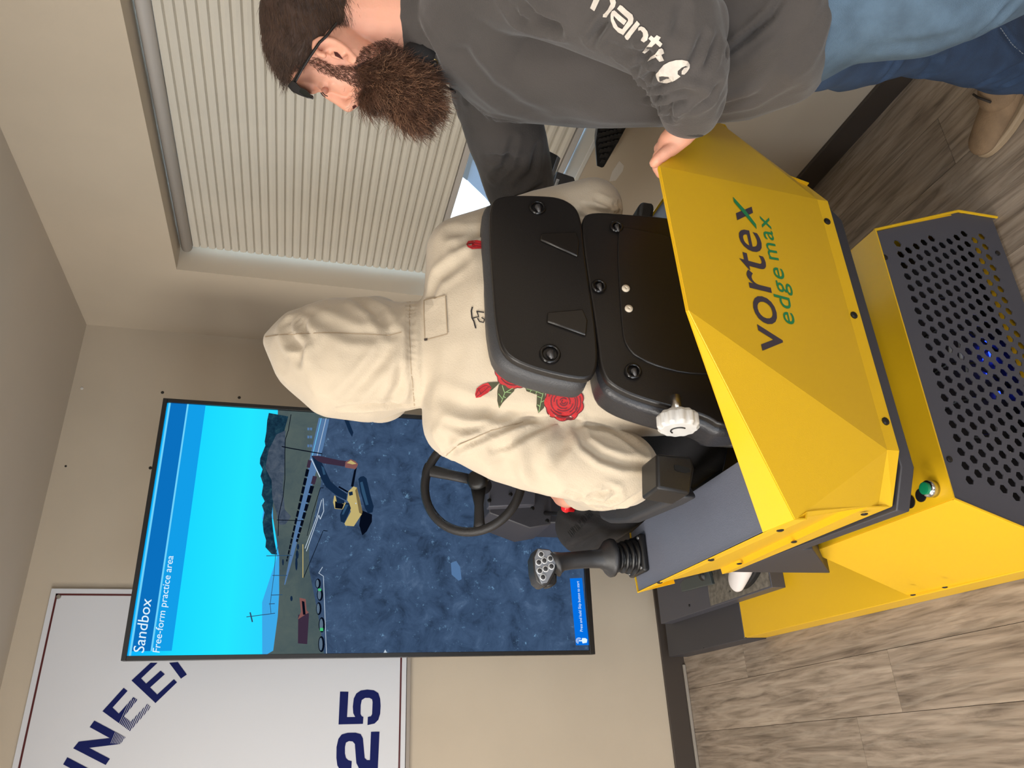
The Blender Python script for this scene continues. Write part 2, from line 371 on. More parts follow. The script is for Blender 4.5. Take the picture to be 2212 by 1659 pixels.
# window: frame, glass
M_wf = mat('white_window_frame', (215, 214, 210), .4); M_bar = mat('dark_window_bar', (14, 14, 15), .4)
gl = mat('window_glass', (240, 248, 250), .02); gl.node_tree.nodes['Principled BSDF'].inputs['Transmission Weight'].default_value = 1.; gl.node_tree.nodes['Principled BSDF'].inputs['IOR'].default_value = 1.05
win = empty('window_1', (XW+.17, (y0+y1)/2, z0), 'white framed window in the right wall recess', kind='structure')
fx0, fx1 = XW+.15, XW+T
p = MB().box((fx0, y0, z0), (fx1, y1, z0+.03)).box((fx0, y0, z1-.04), (fx1, y1, z1)).box((fx0, y0, z0), (fx1, y0+.04, z1)).box((fx0, y1-.04, z0), (fx1, y1, z1)).box((fx0, 1.70, z0), (fx1, 1.76, z1))
p.put('window_frame', M_wf, win)
MB().box((XW+.168, y0, z0), (XW+.172, y1, z1)).put('window_pane', gl, win)
sill = MB().box((XW-.004, y0, z0-.012), (fx0, y1, z0+.002)).put('window_sill', mat('sill_paint', (208, 206, 200), .5), win, bevel=.002)
# outside, seen below the raised blind
og = MB().box((XW+.6, -6, -.5), (14, 9, -.4)).put('ground', mat('pale_ground_outside', (226, 224, 220), .9)); tag(og, 'pale sunlit ground outside the window', kind='structure')
M_out = mat('outside_panel', (70, 78, 90), .5)
wa, wb_ = XW+1.6, 1.70
ob = empty('trailer', (XW+1.6, 1.6, -.4), 'grey-blue panelled trailer with a black lower rail outside the window', 'trailer')
p = MB().prism([onX(q, XW+1.6) for q in [(1024, 322), (1008, 388), (1046, 425), (1070, 452), (1120, 440), (1120, 300)]], (.5, 0, 0)).put('side_panel', M_out, ob)
p = MB().prism([onX(q, XW+1.58) for q in [(1013, 305), (1027, 322), (1009, 390), (996, 380)]], (.06, 0, 0)).put('rail', M_bar, ob)

MB().prism([(XW+1.6, 1.2, -.4), (XW+1.7, 1.2, -.4), (XW+1.7, 1.3, -.4), (XW+1.6, 1.3, -.4)], (0, 0, 1.25)).put('support_leg', M_bar, ob)
# cellular blinds
M_bl = mat('blind_fabric', (204, 197, 183), .9, var=.03, vscale=6); b_ = M_bl.node_tree.nodes['Principled BSDF']
b_.inputs['Transmission Weight'].default_value = 0; b_.inputs['Subsurface Weight'].default_value = .0
M_rail = mat('blind_rail', (178, 172, 166), .5)
def blind(ya, yb, zb, lab, zt=1.955, xb=XW+.095):
    o = empty('cellular_blind', (xb, (ya+yb)/2, zb), lab, 'blind', 'cellular blinds in the window')
    MB().loft([((xb-.008, ya, zt+.018), .024), ((xb-.008, yb, zt+.018), .024)], 16, (1, .8), (1, 0, 0)).put('headrail', M_rail, o, smooth=True)
    n = int((zt-zb-.022)/.0262); ph = (zt-zb-.02)/n
    prof = [(0, 0), (-.008, .12), (-.011, .5), (-.008, .88), (0, 1), (.012, .5)]
    base = None
    for i in range(n):
        z = zb+.02+i*ph
        if base is None:
            p = MB(); v = [(xb+dx, y, z+dz*ph) for y in (ya+.006, yb-.006) for dx, dz in prof]; k = len(prof)
            p.add(v, [tuple(range(k)), tuple(range(2*k-1, k-1, -1))]+[(j, j+k, (j+1) % k+k, (j+1) % k) for j in range(k)])
            base = p.put('pleat', M_bl, o); zb0 = z
        else:
            c = base.copy(); COL.objects.link(c); c.location = (0, 0, z-zb0)
    MB().box((xb-.014, ya+.004, zb), (xb+.012, yb-.004, zb+.02)).put('bottom_rail', M_rail, o, bevel=.003)
    return o
blind(0.34, 2.425, 1.085, 'wide pleated beige cellular blind across the top of the window recess')
blind(0.34, 1.815, .775, 'lower pleated beige blind behind the bearded man, let down almost to the sill', .965, XW+.085)
# wall sign, printed
M_sign = mat('sign_white', (208, 209, 213), .35); M_navy = mat('sign_navy', (14, 24, 84), .55, spec=.15); M_red = mat('sign_red_line', (78, 14, 16), .4)
sy = YW-.014
sg = empty('wall_sign', onY((495, 1465), YW), 'large white sign panel with navy slanted letters and 25, half behind the screen', 'sign')
def y_(q): return onY(q, sy)
c_tr = y_((111, 1271)); c_b = y_((878.5, 1424.5)); sx1 = c_tr.x; sz1 = c_tr.z; sz0 = c_b.z; sx0 = -1.05
MB().box((sx0, sy, sz0), (sx1, YW-.002, sz1)).put('panel', M_sign, sg, bevel=.001)
MB().box((sx0, sy-.002, sz0-.014), (sx1, YW-.0005, sz0-.002)).put('bottom_channel', mat('sign_channel', (150, 140, 130), .5), sg)
g = .017; t = .006; e = .0008
MB().box((sx0+g, sy-e, sz1-g-t), (sx1-g, sy, sz1-g)).box((sx0+g, sy-e, sz0+g), (sx1-g, sy, sz0+g+t)).box((sx1-g-t, sy-e, sz0+g), (sx1-g, sy, sz1-g)).put('border_line', M_red, sg)
MB().loft([(y_((126.5, 1289)), .008), (y_((126.5, 1289))+Vector((0, -.003, 0)), .006)], 14).put('screw', mat('steel', (190, 188, 184), .3, 1.), sg)
def Z6(pts): return [(x/2.9676, 1100+y/2.9676) for x, y in pts]
def Z7(pts): return [(700+x/6.32, 1400+y/6.32) for x, y in pts]
def flat(name, polys, m, par, pt, off):
    mb = MB()
    for pl in polys: mb.poly([pt(q)+Vector(off) for q in pl])
    return mb.put(name, m, par, fix=False)
so = (0, -.0012, 0)
E2 = Z6([(843, 1098), (965, 985), (1010, 985), (905, 1085), (937, 1118), (1030, 1035), (1057, 1058), (963, 1143), (1008, 1188), (1115, 1090), (1135, 1110), (997, 1243)])
E1 = Z6([(657, 1295), (793, 1145), (818, 1165), (722, 1272), (762, 1310), (855, 1205), (882, 1222), (795, 1330), (838, 1362), (945, 1248), (968, 1270), (833, 1423)])
N1 = Z6([(605, 1355), (805, 1462), (772, 1505), (572, 1530), (705, 1600), (678, 1640), (470, 1533), (505, 1490), (703, 1467), (575, 1397)])
I1 = Z6([(432, 1590), (640, 1700), (605, 1740), (405, 1636)])
Rl = Z6([(1085, 985), (1160, 1087), (1198, 1060), (1140, 980)])
for nm, pl in [('letter', E2), ('letter', E1), ('letter', N1), ('letter', I1), ('letter', Rl)]: flat(nm, [pl], M_navy, sg, y_, so)
d5 = Z7([(218, 595), (333, 597), (313, 943), (425, 942), (398, 890), (392, 800), (405, 690), (440, 620), (500, 580), (590, 567), (680, 577), (740, 615), (765, 690), (772, 790), (765, 900), (740, 980), (690, 1030), (592, 1052), (597, 940), (640, 930), (655, 900), (662, 740), (655, 700), (620, 680), (560, 680), (515, 710), (500, 780), (498, 900), (515, 930), (537, 940), (530, 1035), (197, 1043)])
d2 = Z7([(757, 1140), (640, 1143), (625, 1530), (585, 1530), (555, 1500), (530, 1230), (500, 1175), (430, 1155), (320, 1157), (240, 1180), (195, 1240), (170, 1350), (168, 1500), (180, 1600), (215, 1660), (290, 1690), (370, 1700), (378, 1545), (330, 1530), (300, 1500), (285, 1440), (285, 1350), (300, 1290), (340, 1270), (390, 1275), (420, 1310), (430, 1450), (440, 1570), (480, 1650), (560, 1700), (730, 1720)])
flat('digit', [d5], M_navy, sg, y_, so); flat('digit', [d2], M_navy, sg, y_, so)
st = []
for i in range(16):
    q0 = (772+i*12.5, 1290+i*-2.); w_ = 1.2+i*.28
    st.append(Z6([(q0[0]-38, q0[1]+150), (q0[0]-38+w_, q0[1]+152), (q0[0]+62+w_, q0[1]-70), (q0[0]+62, q0[1]-72)]))
def clip(sub, cl):
    def area2(P): return sum(P[i][0]*P[(i+1) % len(P)][1]-P[(i+1) % len(P)][0]*P[i][1] for i in range(len(P)))
    out = sub; s = 1 if area2(cl) > 0 else -1
    for i in range(len(cl)):
        a, b = cl[i], cl[(i+1) % len(cl)]; inp = out; out = []
        if not inp: break
        f = lambda p: s*((b[0]-a[0])*(p[1]-a[1])-(b[1]-a[1])*(p[0]-a[0]))
        for j in range(len(inp)):
            p, q = inp[j-1], inp[j]; fp, fq = f(p), f(q)
            if (fp >= 0) != (fq >= 0):
                t_ = fp/(fp-fq); out.append((p[0]+(q[0]-p[0])*t_, p[1]+(q[1]-p[1])*t_))
            if fq >= 0: out.append(q)
    return out
E1parts = [Z6(x) for x in [[(762, 1310), (855, 1205), (882, 1222), (795, 1330)], [(838, 1362), (945, 1248), (968, 1270), (833, 1423)], [(735, 1352), (762, 1310), (838, 1362), (833, 1423)]]]
N1parts = [Z6([(700, 1410), (805, 1462), (772, 1505), (703, 1500)])]
pl = []
for s_ in st:
    for c_ in E1parts:
        r_ = clip(s_, c_)
        if len(r_) > 2: pl.append(r_)
for i in range(9):
    q = 722+i*10; s_ = Z6([(q-20, 1520), (q-18+i*.3, 1520), (q+30+i*.3, 1400), (q+28, 1400)])
    for c_ in N1parts:
        r_ = clip(s_, c_)
        if len(r_) > 2: pl.append(r_)
flat('hairlines', pl, M_sign, sg, y_, (0, -.0018, 0))

# ------------------------------------------------------------------ television
TL = Vector((.2870, 2.353, 1.9415)); TR = Vector((1.0467, 2.3077, 1.9415)); TBZ = .582
tx = (TR-TL).normalized(); tn = Vector((tx.y, -tx.x, 0)); TW = (TR-TL).length; THt = 1.9415-TBZ
def tp(q, off=0.): return onP(q, TL, tn)+tn*off
def tuv(u, v, off=0.): return TL+tx*(u*TW)+Vector((0, 0, -v*THt))+tn*off
tv = empty('television', (TL+TR)/2*1+Vector((0, 0, TBZ-1.9415)), 'large black television standing upright, showing an excavator on a bright blue screen', 'television')
M_bez = mat('tv_bezel', (20, 20, 22), .35); bz = .0125
def tbox(mb, u0, v0, u1, v1, o0, o1): mb.prism([tuv(u0, v0, o0), tuv(u1, v0, o0), tuv(u1, v1, o0), tuv(u0, v1, o0)], tn*(o1-o0))
p = MB(); bu = bz/TW; bv_ = bz/THt
tbox(p, 0, 0, 1, bv_, -.03, .0); tbox(p, 0, 1-bv_*1.4, 1, 1, -.03, .0); tbox(p, 0, bv_, bu, 1-bv_*1.4, -.03, 0); tbox(p, 1-bu, bv_, 1, 1-bv_*1.4, -.03, 0)
p.put('bezel', M_bez, tv, bevel=.001)
p = MB(); tbox(p, .03, .03, .97, .97, -.055, -.012); p.put('back_panel', mat('tv_back', (18, 18, 18), .6), tv)
p = MB(); tbox(p, .4, .55, .6, .8, -.12, -.055); p.put('wall_mount', M_bez, tv)
def sky_emit():
    mt = bpy.data.materials.new('screen_sky'); mt.use_nodes = True; nt = mt.node_tree; n = nt.nodes; l = nt.links
    for x in list(n): n.remove(x)
    tc = n.new('ShaderNodeTexCoord'); sp = n.new('ShaderNodeSeparateXYZ'); l.new(tc.outputs['Object'], sp.inputs[0])
    mr = n.new('ShaderNodeMapRange'); mr.inputs['From Min'].default_value = 1.94-TBZ; mr.inputs['From Max'].default_value = 1.47-TBZ; l.new(sp.outputs['Z'], mr.inputs[0])
    rp = n.new('ShaderNodeValToRGB'); e = rp.color_ramp.elements; e[0].position = 0; e[0].color = (*lin((10, 168, 246)), 1); e[1].position = 1; e[1].color = (*lin((70, 190, 245)), 1)
    for pos, c in [(.25, (24, 212, 255)), (.55, (34, 226, 255)), (.85, (40, 205, 250))]: x = e.new(pos); x.color = (*lin(c), 1)
    l.new(mr.outputs[0], rp.inputs[0]); em = n.new('ShaderNodeEmission'); l.new(rp.outputs[0], em.inputs[0]); em.inputs[1].default_value = 1.05
    o = n.new('ShaderNodeOutputMaterial'); l.new(em.outputs[0], o.inputs[0]); return mt
def dirt_emit(name, cols, sc, lo=.3, hi=.75, spots=True):
    mt = bpy.data.materials.new(name); mt.use_nodes = True; nt = mt.node_tree; n = nt.nodes; l = nt.links
    for x in list(n): n.remove(x)
    tc = n.new('ShaderNodeTexCoord'); nz = n.new('ShaderNodeTexNoise'); nz.inputs['Scale'].default_value = sc; nz.inputs['Detail'].default_value = 9; nz.inputs['Roughness'].default_value = .68; nz.inputs['Distortion'].default_value = .5
    l.new(tc.outputs['Object'], nz.inputs[0]); rp = n.new('ShaderNodeValToRGB'); e = rp.color_ramp.elements; e[0].position = lo; e[0].color = (*lin(cols[0]), 1); e[1].position = hi; e[1].color = (*lin(cols[-1]), 1)
    for i, c in enumerate(cols[1:-1]): x = e.new(lo+(hi-lo)*(i+1)/(len(cols)-1)); x.color = (*lin(c), 1)
    l.new(nz.outputs['Fac'], rp.inputs[0]); em = n.new('ShaderNodeEmission'); em.inputs[1].default_value = 1.
    if spots:
        n2 = n.new('ShaderNodeTexNoise'); n2.inputs['Scale'].default_value = 42; n2.inputs['Detail'].default_value = 6; n2.inputs['Roughness'].default_value = .8; l.new(tc.outputs['Object'], n2.inputs[0])
        r2 = n.new('ShaderNodeValToRGB'); r2.color_ramp.elements[0].position = .60; r2.color_ramp.elements[0].color = (0, 0, 0, 1); r2.color_ramp.elements[1].position = .72; r2.color_ramp.elements[1].color = (1, 1, 1, 1); l.new(n2.outputs['Fac'], r2.inputs[0])
        mx = n.new('ShaderNodeMix'); mx.data_type = 'RGBA'; l.new(r2.outputs[0], mx.inputs['Factor']); l.new(rp.outputs[0], mx.inputs['A']); mx.inputs['B'].default_value = (*lin((118, 160, 196)), 1); l.new(mx.outputs['Result'], em.inputs[0])
    else: l.new(rp.outputs[0], em.inputs[0])
    o = n.new('ShaderNodeOutputMaterial'); l.new(em.outputs[0], o.inputs[0]); return mt
SM = [sky_emit(), dirt_emit('screen_dirt', [(36, 50, 70), (54, 74, 102), (64, 86, 116), (84, 106, 136)], 16),
      dirt_emit('screen_grass', [(64, 80, 86), (78, 92, 92), (88, 100, 96)], 9, spots=False), dirt_emit('screen_trees', [(12, 34, 52), (26, 56, 74), (50, 86, 96)], 60, spots=False),
      dirt_emit('screen_mound', [(44, 58, 76), (70, 82, 98), (92, 100, 110)], 40, spots=False), emis('screen_title_bar', (10, 112, 190)), emis('screen_subtitle_bar', (18, 158, 232)),
      emis('screen_line', (110, 210, 250)), emis('screen_road', (84, 118, 160)), emis('screen_black', (6, 12, 26)), emis('screen_yellow', (190, 172, 112)), emis('screen_steel_blue', (46, 78, 108)),
      emis('screen_white', (190, 205, 220)), emis('screen_banner', (4, 112, 226)), emis('screen_far_hill', (60, 168, 232)), emis('screen_brown', (58, 44, 62)), emis('screen_rust', (128, 84, 82)), emis('screen_tyre', (88, 108, 128)), emis('screen_green', (70, 190, 120)), emis('screen_dim_ground', (62, 80, 106)), emis('screen_cab', (20, 40, 66)), emis('screen_yellow_dark', (120, 104, 70))]
sc_ = MB(); lay = [0]
def S3(pts): return [(240+x/3.318, 840+y/3.318) for x, y in pts]
def S5(pts): return [(540+x/5.183, 840+y/5.183) for x, y in pts]
def S4(pts): return [(560+x/2.989, 1140+y/2.989) for x, y in pts]
def sp(pts, mi):
    lay[0] += 1; o = -.0095+.00002*lay[0]; sc_.poly([(q+tn*o) if isinstance(q, Vector) else tp(q, o) for q in pts], mi)
def TLp(x):
    y = 1424.5-(x-272)*.0274; z = tp((x, y)).z; return tuv(iu, max(0, min(1-iv*1.4, (1.9415-z)/THt)))
def TRp(x):
    y = 865.5+(x-364)*.0853; z = tp((x, y)).z; return tuv(1-iu, max(0, min(1-iv*1.4, (1.9415-z)/THt)))
iu, iv = bu, bv_
sc_.poly([tuv(iu, iv, -.0095), tuv(1-iu, iv, -.0095), tuv(1-iu, 1-iv*1.4, -.0095), tuv(iu, 1-iv*1.4, -.0095)], 0)
def rowq(px): return px
lx, rx_ = 1424, 866
sp([TLp(566), (566, 1300), (598, 1203), (598, 1120), (566, 1120), (600, 893), (620, 893), (640, 1420)], 14)
sp([TLp(576), (590, 1405), (600, 1330), (603, 1280), (603, 1200), (590, 1120), (585, 1000), (592, 960), (600, 893), TRp(600), TRp(1180), TRp(1246), TLp(1290)], 2)
sp([TLp(700), (688, 1330), (668, 1230), (668, 1170), (684, 1090), (694, 1040), (690, 980), TRp(712), TRp(1000), TRp(1246), TLp(1290)], 1)
sp(S3([(1130, 165), (1118, 220), (1112, 300), (1100, 370), (1105, 400), (1068, 490), (1065, 530), (1085, 570), (1070, 620), (1090, 680), (1078, 755), (1100, 800), (1080, 830), (1098, 880), (1085, 950), (1092, 1020), (1110, 1080), (1105, 1130), (1150, 1180), (1190, 1185), (1172, 1090), (1160, 1000), (1150, 900), (1165, 780), (1160, 650), (1190, 500), (1200, 400), (1240, 300), (1270, 190)]), 3)
sp(S3([(1250, 290), (1185, 320), (1130, 430), (1105, 560), (1150, 650), (1155, 780), (1190, 900), (1195, 950), (1215, 970), (1250, 965), (1290, 910), (1245, 860), (1230, 700), (1240, 600), (1245, 400)]), 4)
sp(S3([(1490, 200), (1430, 470), (1390, 700), (1330, 950), (1240, 1400), (1248, 1400), (1310, 1180), (1385, 900), (1460, 620), (1520, 420), (1565, 210)]), 8)
for x_, o in ((1505, 0), (1540, 0)): sp(S3([(x_, 203), (x_-66, 480), (x_-62, 480), (x_+4, 203)]), 12 if x_ > 1520 else 7)
for (xa, ya, xb, yb, n, w0, w1) in [(1425, 505, 1258, 1235, 15, 24, 8), (1462, 620, 1330, 1095, 9, 30, 14)]:
    for i in range(n):
        g0 = 1-(1-i/n)**1.35; g1 = 1-(1-(i+.82)/n)**1.35; ww = w0+(w1-w0)*g0; w2 = w0+(w1-w0)*g1
        a = (xa+(xb-xa)*g0, ya+(yb-ya)*g0); b = (xa+(xb-xa)*g1, ya+(yb-ya)*g1)
        sp(S3([(a[0]-ww/2, a[1]-3), (a[0]+ww/2, a[1]+3), (b[0]+w2/2, b[1]+3), (b[0]-w2/2, b[1]-3)]), 9 if i else 15)
def spl(a, b, wpx, mi): 
    dx, dy = b[0]-a[0], b[1]-a[1]; l = math.hypot(dx, dy); nx, ny = -dy/l*wpx/2, dx/l*wpx/2
    sp([(a[0]+nx, a[1]+ny), (b[0]+nx, b[1]+ny), (b[0]-nx, b[1]-ny), (a[0]-nx, a[1]-ny)], mi)
def pline(pts, wpx, mi):
    for a, b in zip(pts[:-1], pts[1:]): spl(a, b, wpx, mi)
pline(S5([(460, 275), (430, 450), (395, 560), (390, 700), (390, 1000), (370, 1200), (320, 1420), (315, 1640)]), 1.6, 9)
pline(S5([(355, 635), (450, 655), (810, 718)]), 2.2, 9); pline(S5([(300, 1460), (580, 1468)]), 1.6, 9)
pline(S5([(700, 1390), (790, 1100), (825, 1100)]), 1.4, 9); pline(S5([(640, 1640), (700, 1390)]), 1.2, 9); pline(S5([(820, 1580), (870, 1585)]), 1.6, 9)
pline(S3([(1520, 1015), (1380, 1350)]), 1.4, 9); pline(S3([(1375, 1110), (1375, 1350)]), 1.8, 10)
pline(S3([(1520, 780), (1525, 870), (1500, 930), (1490, 900), (1400, 1160)]), 1.4, 12); pline(S3([(1510, 790), (1480, 900), (1390, 1140)]), 1.4, 12)
pline(S4([(110, 0), (125, 100), (105, 170), (95, 300), (70, 490), (75, 550)]), 1.2, 11)
for a, b in [((45, 178), (210, 175)), ((85, 305), (180, 305)), ((75, 432), (150, 430)), ((62, 490), (100, 488))]: spl(*S4([a, b]), 1.6, 11)
pline([(532, 1332), (594, 1324)], 1.6, 11); spl((540, 1322), (545, 1343), 3, 11)
pline(S4([(410, 250), (385, 290), (415, 310), (435, 820)]), 1.2, 12)
# excavator on the screen
sp(S5([(1250, 1350), (1370, 1400), (1368, 1480), (1310, 1590), (1260, 1635), (1225, 1520)]), 9)
sp(S5([(1215, 1000), (1240, 975), (1275, 968), (1308, 995), (1350, 1180), (1388, 1310), (1375, 1375), (1325, 1388), (1290, 1330), (1240, 1150)]), 20)
sp(S5([(1235, 1040), (1262, 1030), (1330, 1290), (1300, 1295), (1255, 1150)]), 11)
sp(S5([(690, 740), (770, 745), (830, 870), (905, 1030), (1000, 1110), (1090, 1170), (1080, 1240), (960, 1180), (850, 1090), (790, 980), (740, 870)]), 20)
sp(S5([(690, 740), (770, 740), (1000, 790), (1080, 800), (1060, 862), (820, 825), (760, 800)]), 15)
sp(S5([(1070, 810), (1130, 778), (1180, 800), (1213, 835), (1190, 892), (1066, 872)]), 16); sp(S5([(1085, 822), (1130, 790), (1195, 830), (1150, 838)]), 10)
sp(S5([(1198, 870), (1160, 1092), (1132, 1085), (1168, 905)]), 9); sp(S5([(1000, 1080), (1105, 1140), (1090, 1155), (990, 1095)]), 9)
sp(S5([(690, 770), (790, 975), (782, 985), (683, 778)]), 12); sp(S5([(798, 850), (828, 875), (848, 950), (822, 955)]), 11)
sp(S5([(1105, 1140), (1160, 1085), (1200, 1098), (1230, 1220), (1262, 1370), (1255, 1395), (1165, 1532), (1070, 1525), (1060, 1500), (1130, 1370), (1110, 1270), (1090, 1240)]), 10)
sp(S5([(1200, 1098), (1262, 1370), (1255, 1395), (1225, 1380), (1180, 1130)]), 21)
sp(S5([(1065, 1270), (1112, 1270), (1132, 1330), (1060, 1495), (1018, 1480), (1010, 1400)]), 20); sp(S5([(1070, 1290), (1105, 1290), (1050, 1400), (1030, 1400)]), 11)
sp(S5([(945, 1185), (1075, 1270), (1040, 1342), (950, 1335), (932, 1262)]), 10); sp(S5([(955, 1250), (1055, 1285), (1035, 1338), (955, 1330)]), 9); sp(S5([(960, 1195), (1060, 1245), (1060, 1280), (975, 1270)]), 20)
sp(S5([(1105, 1150), (1150, 1140), (1155, 1180), (1115, 1190)]), 20); sp(S5([(1180, 1270), (1192, 1268), (1194, 1282), (1184, 1284)]), 12)
sp(S5([(1055, 330), (1100, 330), (1160, 480), (1145, 530), (1110, 470)]), 20)
for y_c in (440, 530, 630):
    for x_c in (655, 685): sp(S5([(x_c-12, y_c-16), (x_c+12, y_c-14), (x_c+10, y_c+16), (x_c-12, y_c+14)]), 8)
# tyres, truck, stump, pole on the screen
for (cx, cy, a_, b__, gr) in [(380, 358, 18, 33, 0), (393, 430, 20, 40, 1), (385, 520, 18, 42, 0), (405, 625, 21, 50, 1), (402, 750, 21, 52, 0)]:
    sp(S4([(cx+a_*math.cos(t), cy+b__*math.sin(t)) for t in [i*math.pi/8 for i in range(16)]]), 9)
    sp(S4([(cx-4+a_*.55*math.cos(t), cy+b__*.8*math.sin(t)) for t in [i*math.pi/6 for i in range(12)]]), 17)
    if gr: sp(S4([(cx-a_*.6, cy+(b__*.4 if cy > 600 else -b__)), (cx+a_*.4, cy+(b__*.4 if cy > 600 else -b__)), (cx+a_*.4, cy+(b__*.8 if cy > 600 else -b__*.6)), (cx-a_*.6, cy+(b__*.8 if cy > 600 else -b__*.6))]), 18)
sp(S4([(252, 560), (322, 550), (310, 750), (250, 745)]), 15); sp(S4([(260, 450), (300, 458), (306, 530), (320, 545), (250, 590), (270, 540)]), 16); sp(S4([(275, 470), (292, 475), (300, 560), (283, 560)]), 9)
for q in [(245, 170, 10, 30), (250, 120, 8, 20), (240, 230, 8, 45), (208, 455, 8, 18), (153, 220, 6, 22)]:
    sp(S4([(q[0]+q[2]*math.cos(i*math.pi/4), q[1]+q[3]*math.sin(i*math.pi/4)) for i in range(8)]), 20)
sp(S4([(815, 785), (832, 815), (800, 815)]), 12); sp(S4([(1240, 225), (1275, 212), (1300, 250), (1310, 330), (1290, 340), (1245, 300)]), 8)
# title bars, banner
def bar(v0_, v1_, u0_, u1_, mi): lay[0] += 1; o = -.0095+.00002*lay[0]; sc_.poly([tuv(u0_, v0_, o), tuv(u1_, v0_, o), tuv(u1_, v1_, o), tuv(u0_, v1_, o)], mi)
bar(.0125, .0165, iu, 1-iu, 7); bar(.0165, .051, iu+.016, 1-iu, 5); bar(.051, .0545, iu+.016, 1-iu, 7); bar(.0545, .0905, iu+.016, 1-iu, 6)
sp([(1232.5, 1248.7), (1259, 1247.7), (1274.3, 1393), (1245.8, 1393.5)], 13)
sc_.put('screen_picture', SM, tv, fix=False)
M_tx = emis('screen_text', (225, 245, 255)); to = -.004
text_on('Sandbox', tp((310, 1410), -.0062), tp((327, 1294), -.0062), tp((286.5, 1407), -.0062), tn, 'screen_text', M_tx, tv, off=.0, bold=0)
text_on('Free-form practice area', tp((349, 1410), -.0062), tp((379, 1201), -.0062), tp((328.5, 1407.5), -.0062), tn, 'screen_text', M_tx, tv, off=0)
text_on('Press and hold Skip button to start', tp((1262.5, 1364), -.0062), tp((1254, 1255), -.0062), tp((1254.5, 1363.5), -.0062), tn, 'screen_text', M_tx, tv, off=0)
p = MB()
def ti(q, k=0): return tp(q, -.006)
for r0, r1 in ((3.2, 4.2), (5.6, 6.6)):
    c_ = (1252, 1383.5)
    for i in range(14):
        a, b = R(100+i*18), R(100+(i+1)*18)
        if i > 11: continue
        p.poly([ti((c_[0]+r*math.cos(t_), c_[1]+r*math.sin(t_))) for r, t_ in ((r0, a), (r1, a), (r1, b), (r0, b))])
p.poly([ti(q) for q in [(1251, 1385), (1251, 1382.6), (1258, 1382.4), (1259, 1378), (1266, 1378), (1270, 1381), (1269, 1388), (1260, 1389.5), (1258.5, 1385)]])
p.put('touch_icon', M_tx, tv, fix=False)
# ------------------------------------------------------------------ simulator
YEL = (222, 176, 26)
M_y = mat('yellow_powder_coat', YEL, .38, var=.02, vscale=3, bump=.12, bscale=900)
M_g = mat('charcoal_powder_coat', (74, 74, 82), .45, bump=.2, bscale=800)
M_g2 = mat('dark_charcoal_steel', (56, 55, 60), .5, bump=.15, bscale=700)
M_gc = mat('slate_console_top', (104, 108, 122), .42, bump=.25, bscale=900)
M_blk = mat('black_plastic', (19, 18, 19), .42, bump=.15, bscale=900)
M_blkg = mat('black_gloss', (16, 15, 16), .18)
M_bolt = mat('black_bolt', (20, 20, 20), .3)
CX = .662
def mir(p):                                  # mirror a simulator-frame point (a, b, z)
    return (2*CX-p[0], p[1], p[2])
sim = empty('training_simulator', S(CX, 1.9, 0), 'yellow and charcoal heavy-equipment training simulator standing on the plank floor', 'simulator')
# base platform
aL, aR = .268, 2*CX-.268
p = MB(); zt = .083
def base_slab(mb, b0, b1, zt, aL, aR): mb.prism([S(aL, b0, 0.002), S(aR, b0, .002), S(aR, b1, .002), S(aL, b1, .002)], (0, 0, zt-.002))
p = MB(); base_slab(p, 1.10, 2.30, zt, aL, aR); p.put('base_platform', M_y, sim, bevel=.0015)
p = MB(); base_slab(p, 2.302, 2.86, zt, aL-.004, aR+.004); p.put('front_base', M_g2, sim, bevel=.002)
fp = MB(); fp.prism([S(.38, 2.03, zt), S(2*CX-.38, 2.03, zt), S(2*CX-.38, 2.80, zt), S(.38, 2.80, zt)], (0, 0, .047)); foot = fp.put('foot_plate', M_g, sim, bevel=.0015)
M_tread = mat('worn_tread_mat', (112, 106, 96), .8, var=.35, vscale=60, bump=.5, bscale=120)
MB().prism([S(.385, 2.035, .13), S(2*CX-.385, 2.035, .13), S(2*CX-.385, 2.40, .13), S(.385, 2.40, .13)], (0, 0, .003)).put('tread_mat', M_tread, foot)
for q in [(1489, 1308), (1578, 1277)]: screw(onZ(q, .131), (0, 0, 1), .005, sim, M_bolt)
for q in [(1518, 1399), (1609, 1377), (1972, 1284.5), (2041, 1268)]: screw(onA(q, aL-.0035), -SA, .006, sim, M_bolt)
# rear box with the computer
a1, b1 = .364, 1.078; a2 = 2*CX-a1
zl = .362; bB = 1.085; bF = 1.507
F1 = (a1, bF, zl); F2 = (.278, 1.556, zt); F3 = (.272, 1.10, .10); F4 = (a1, b1, zl); F5 = (.30, 1.085, .20)
def Sp(t): return S(*t)
for sgn in (0, 1):
    mm = (lambda x: x) if not sgn else mir
    P1 = [F4, F1, (a1-.086, 1.556, zt), (.268, 1.085, zt)]
    MB().poly([Sp(mm(x)) for x in P1]).put('side_panel', M_y, sim, solid=.003)
MB().poly([S(a1, b1, zl), S(a2, b1, zl), S(a2, bF, zl), S(a1, bF, zl)]).put('ledge', M_y, sim, solid=.003)
MB().poly([S(a1, bF, zl), S(a2, bF, zl), S(2*CX-.278, 1.556, zt), S(.278, 1.556, zt)]).put('front_panel', M_y, sim, solid=.003)
# yellow rim standing proud around the grille
for A, B in [((a2, bB, zl), (2*CX-.272, bB, .11)), ((2*CX-.272, bB, .11), (2*CX-.272, bB, .0)), ((a1, bB, zl), (.268, bB, .09))]:
    MB().loft([(S(*A)+SB*-.004, .0032), (S(*B)+SB*-.004, .0032)], 6).put('edge_trim', M_y, sim)
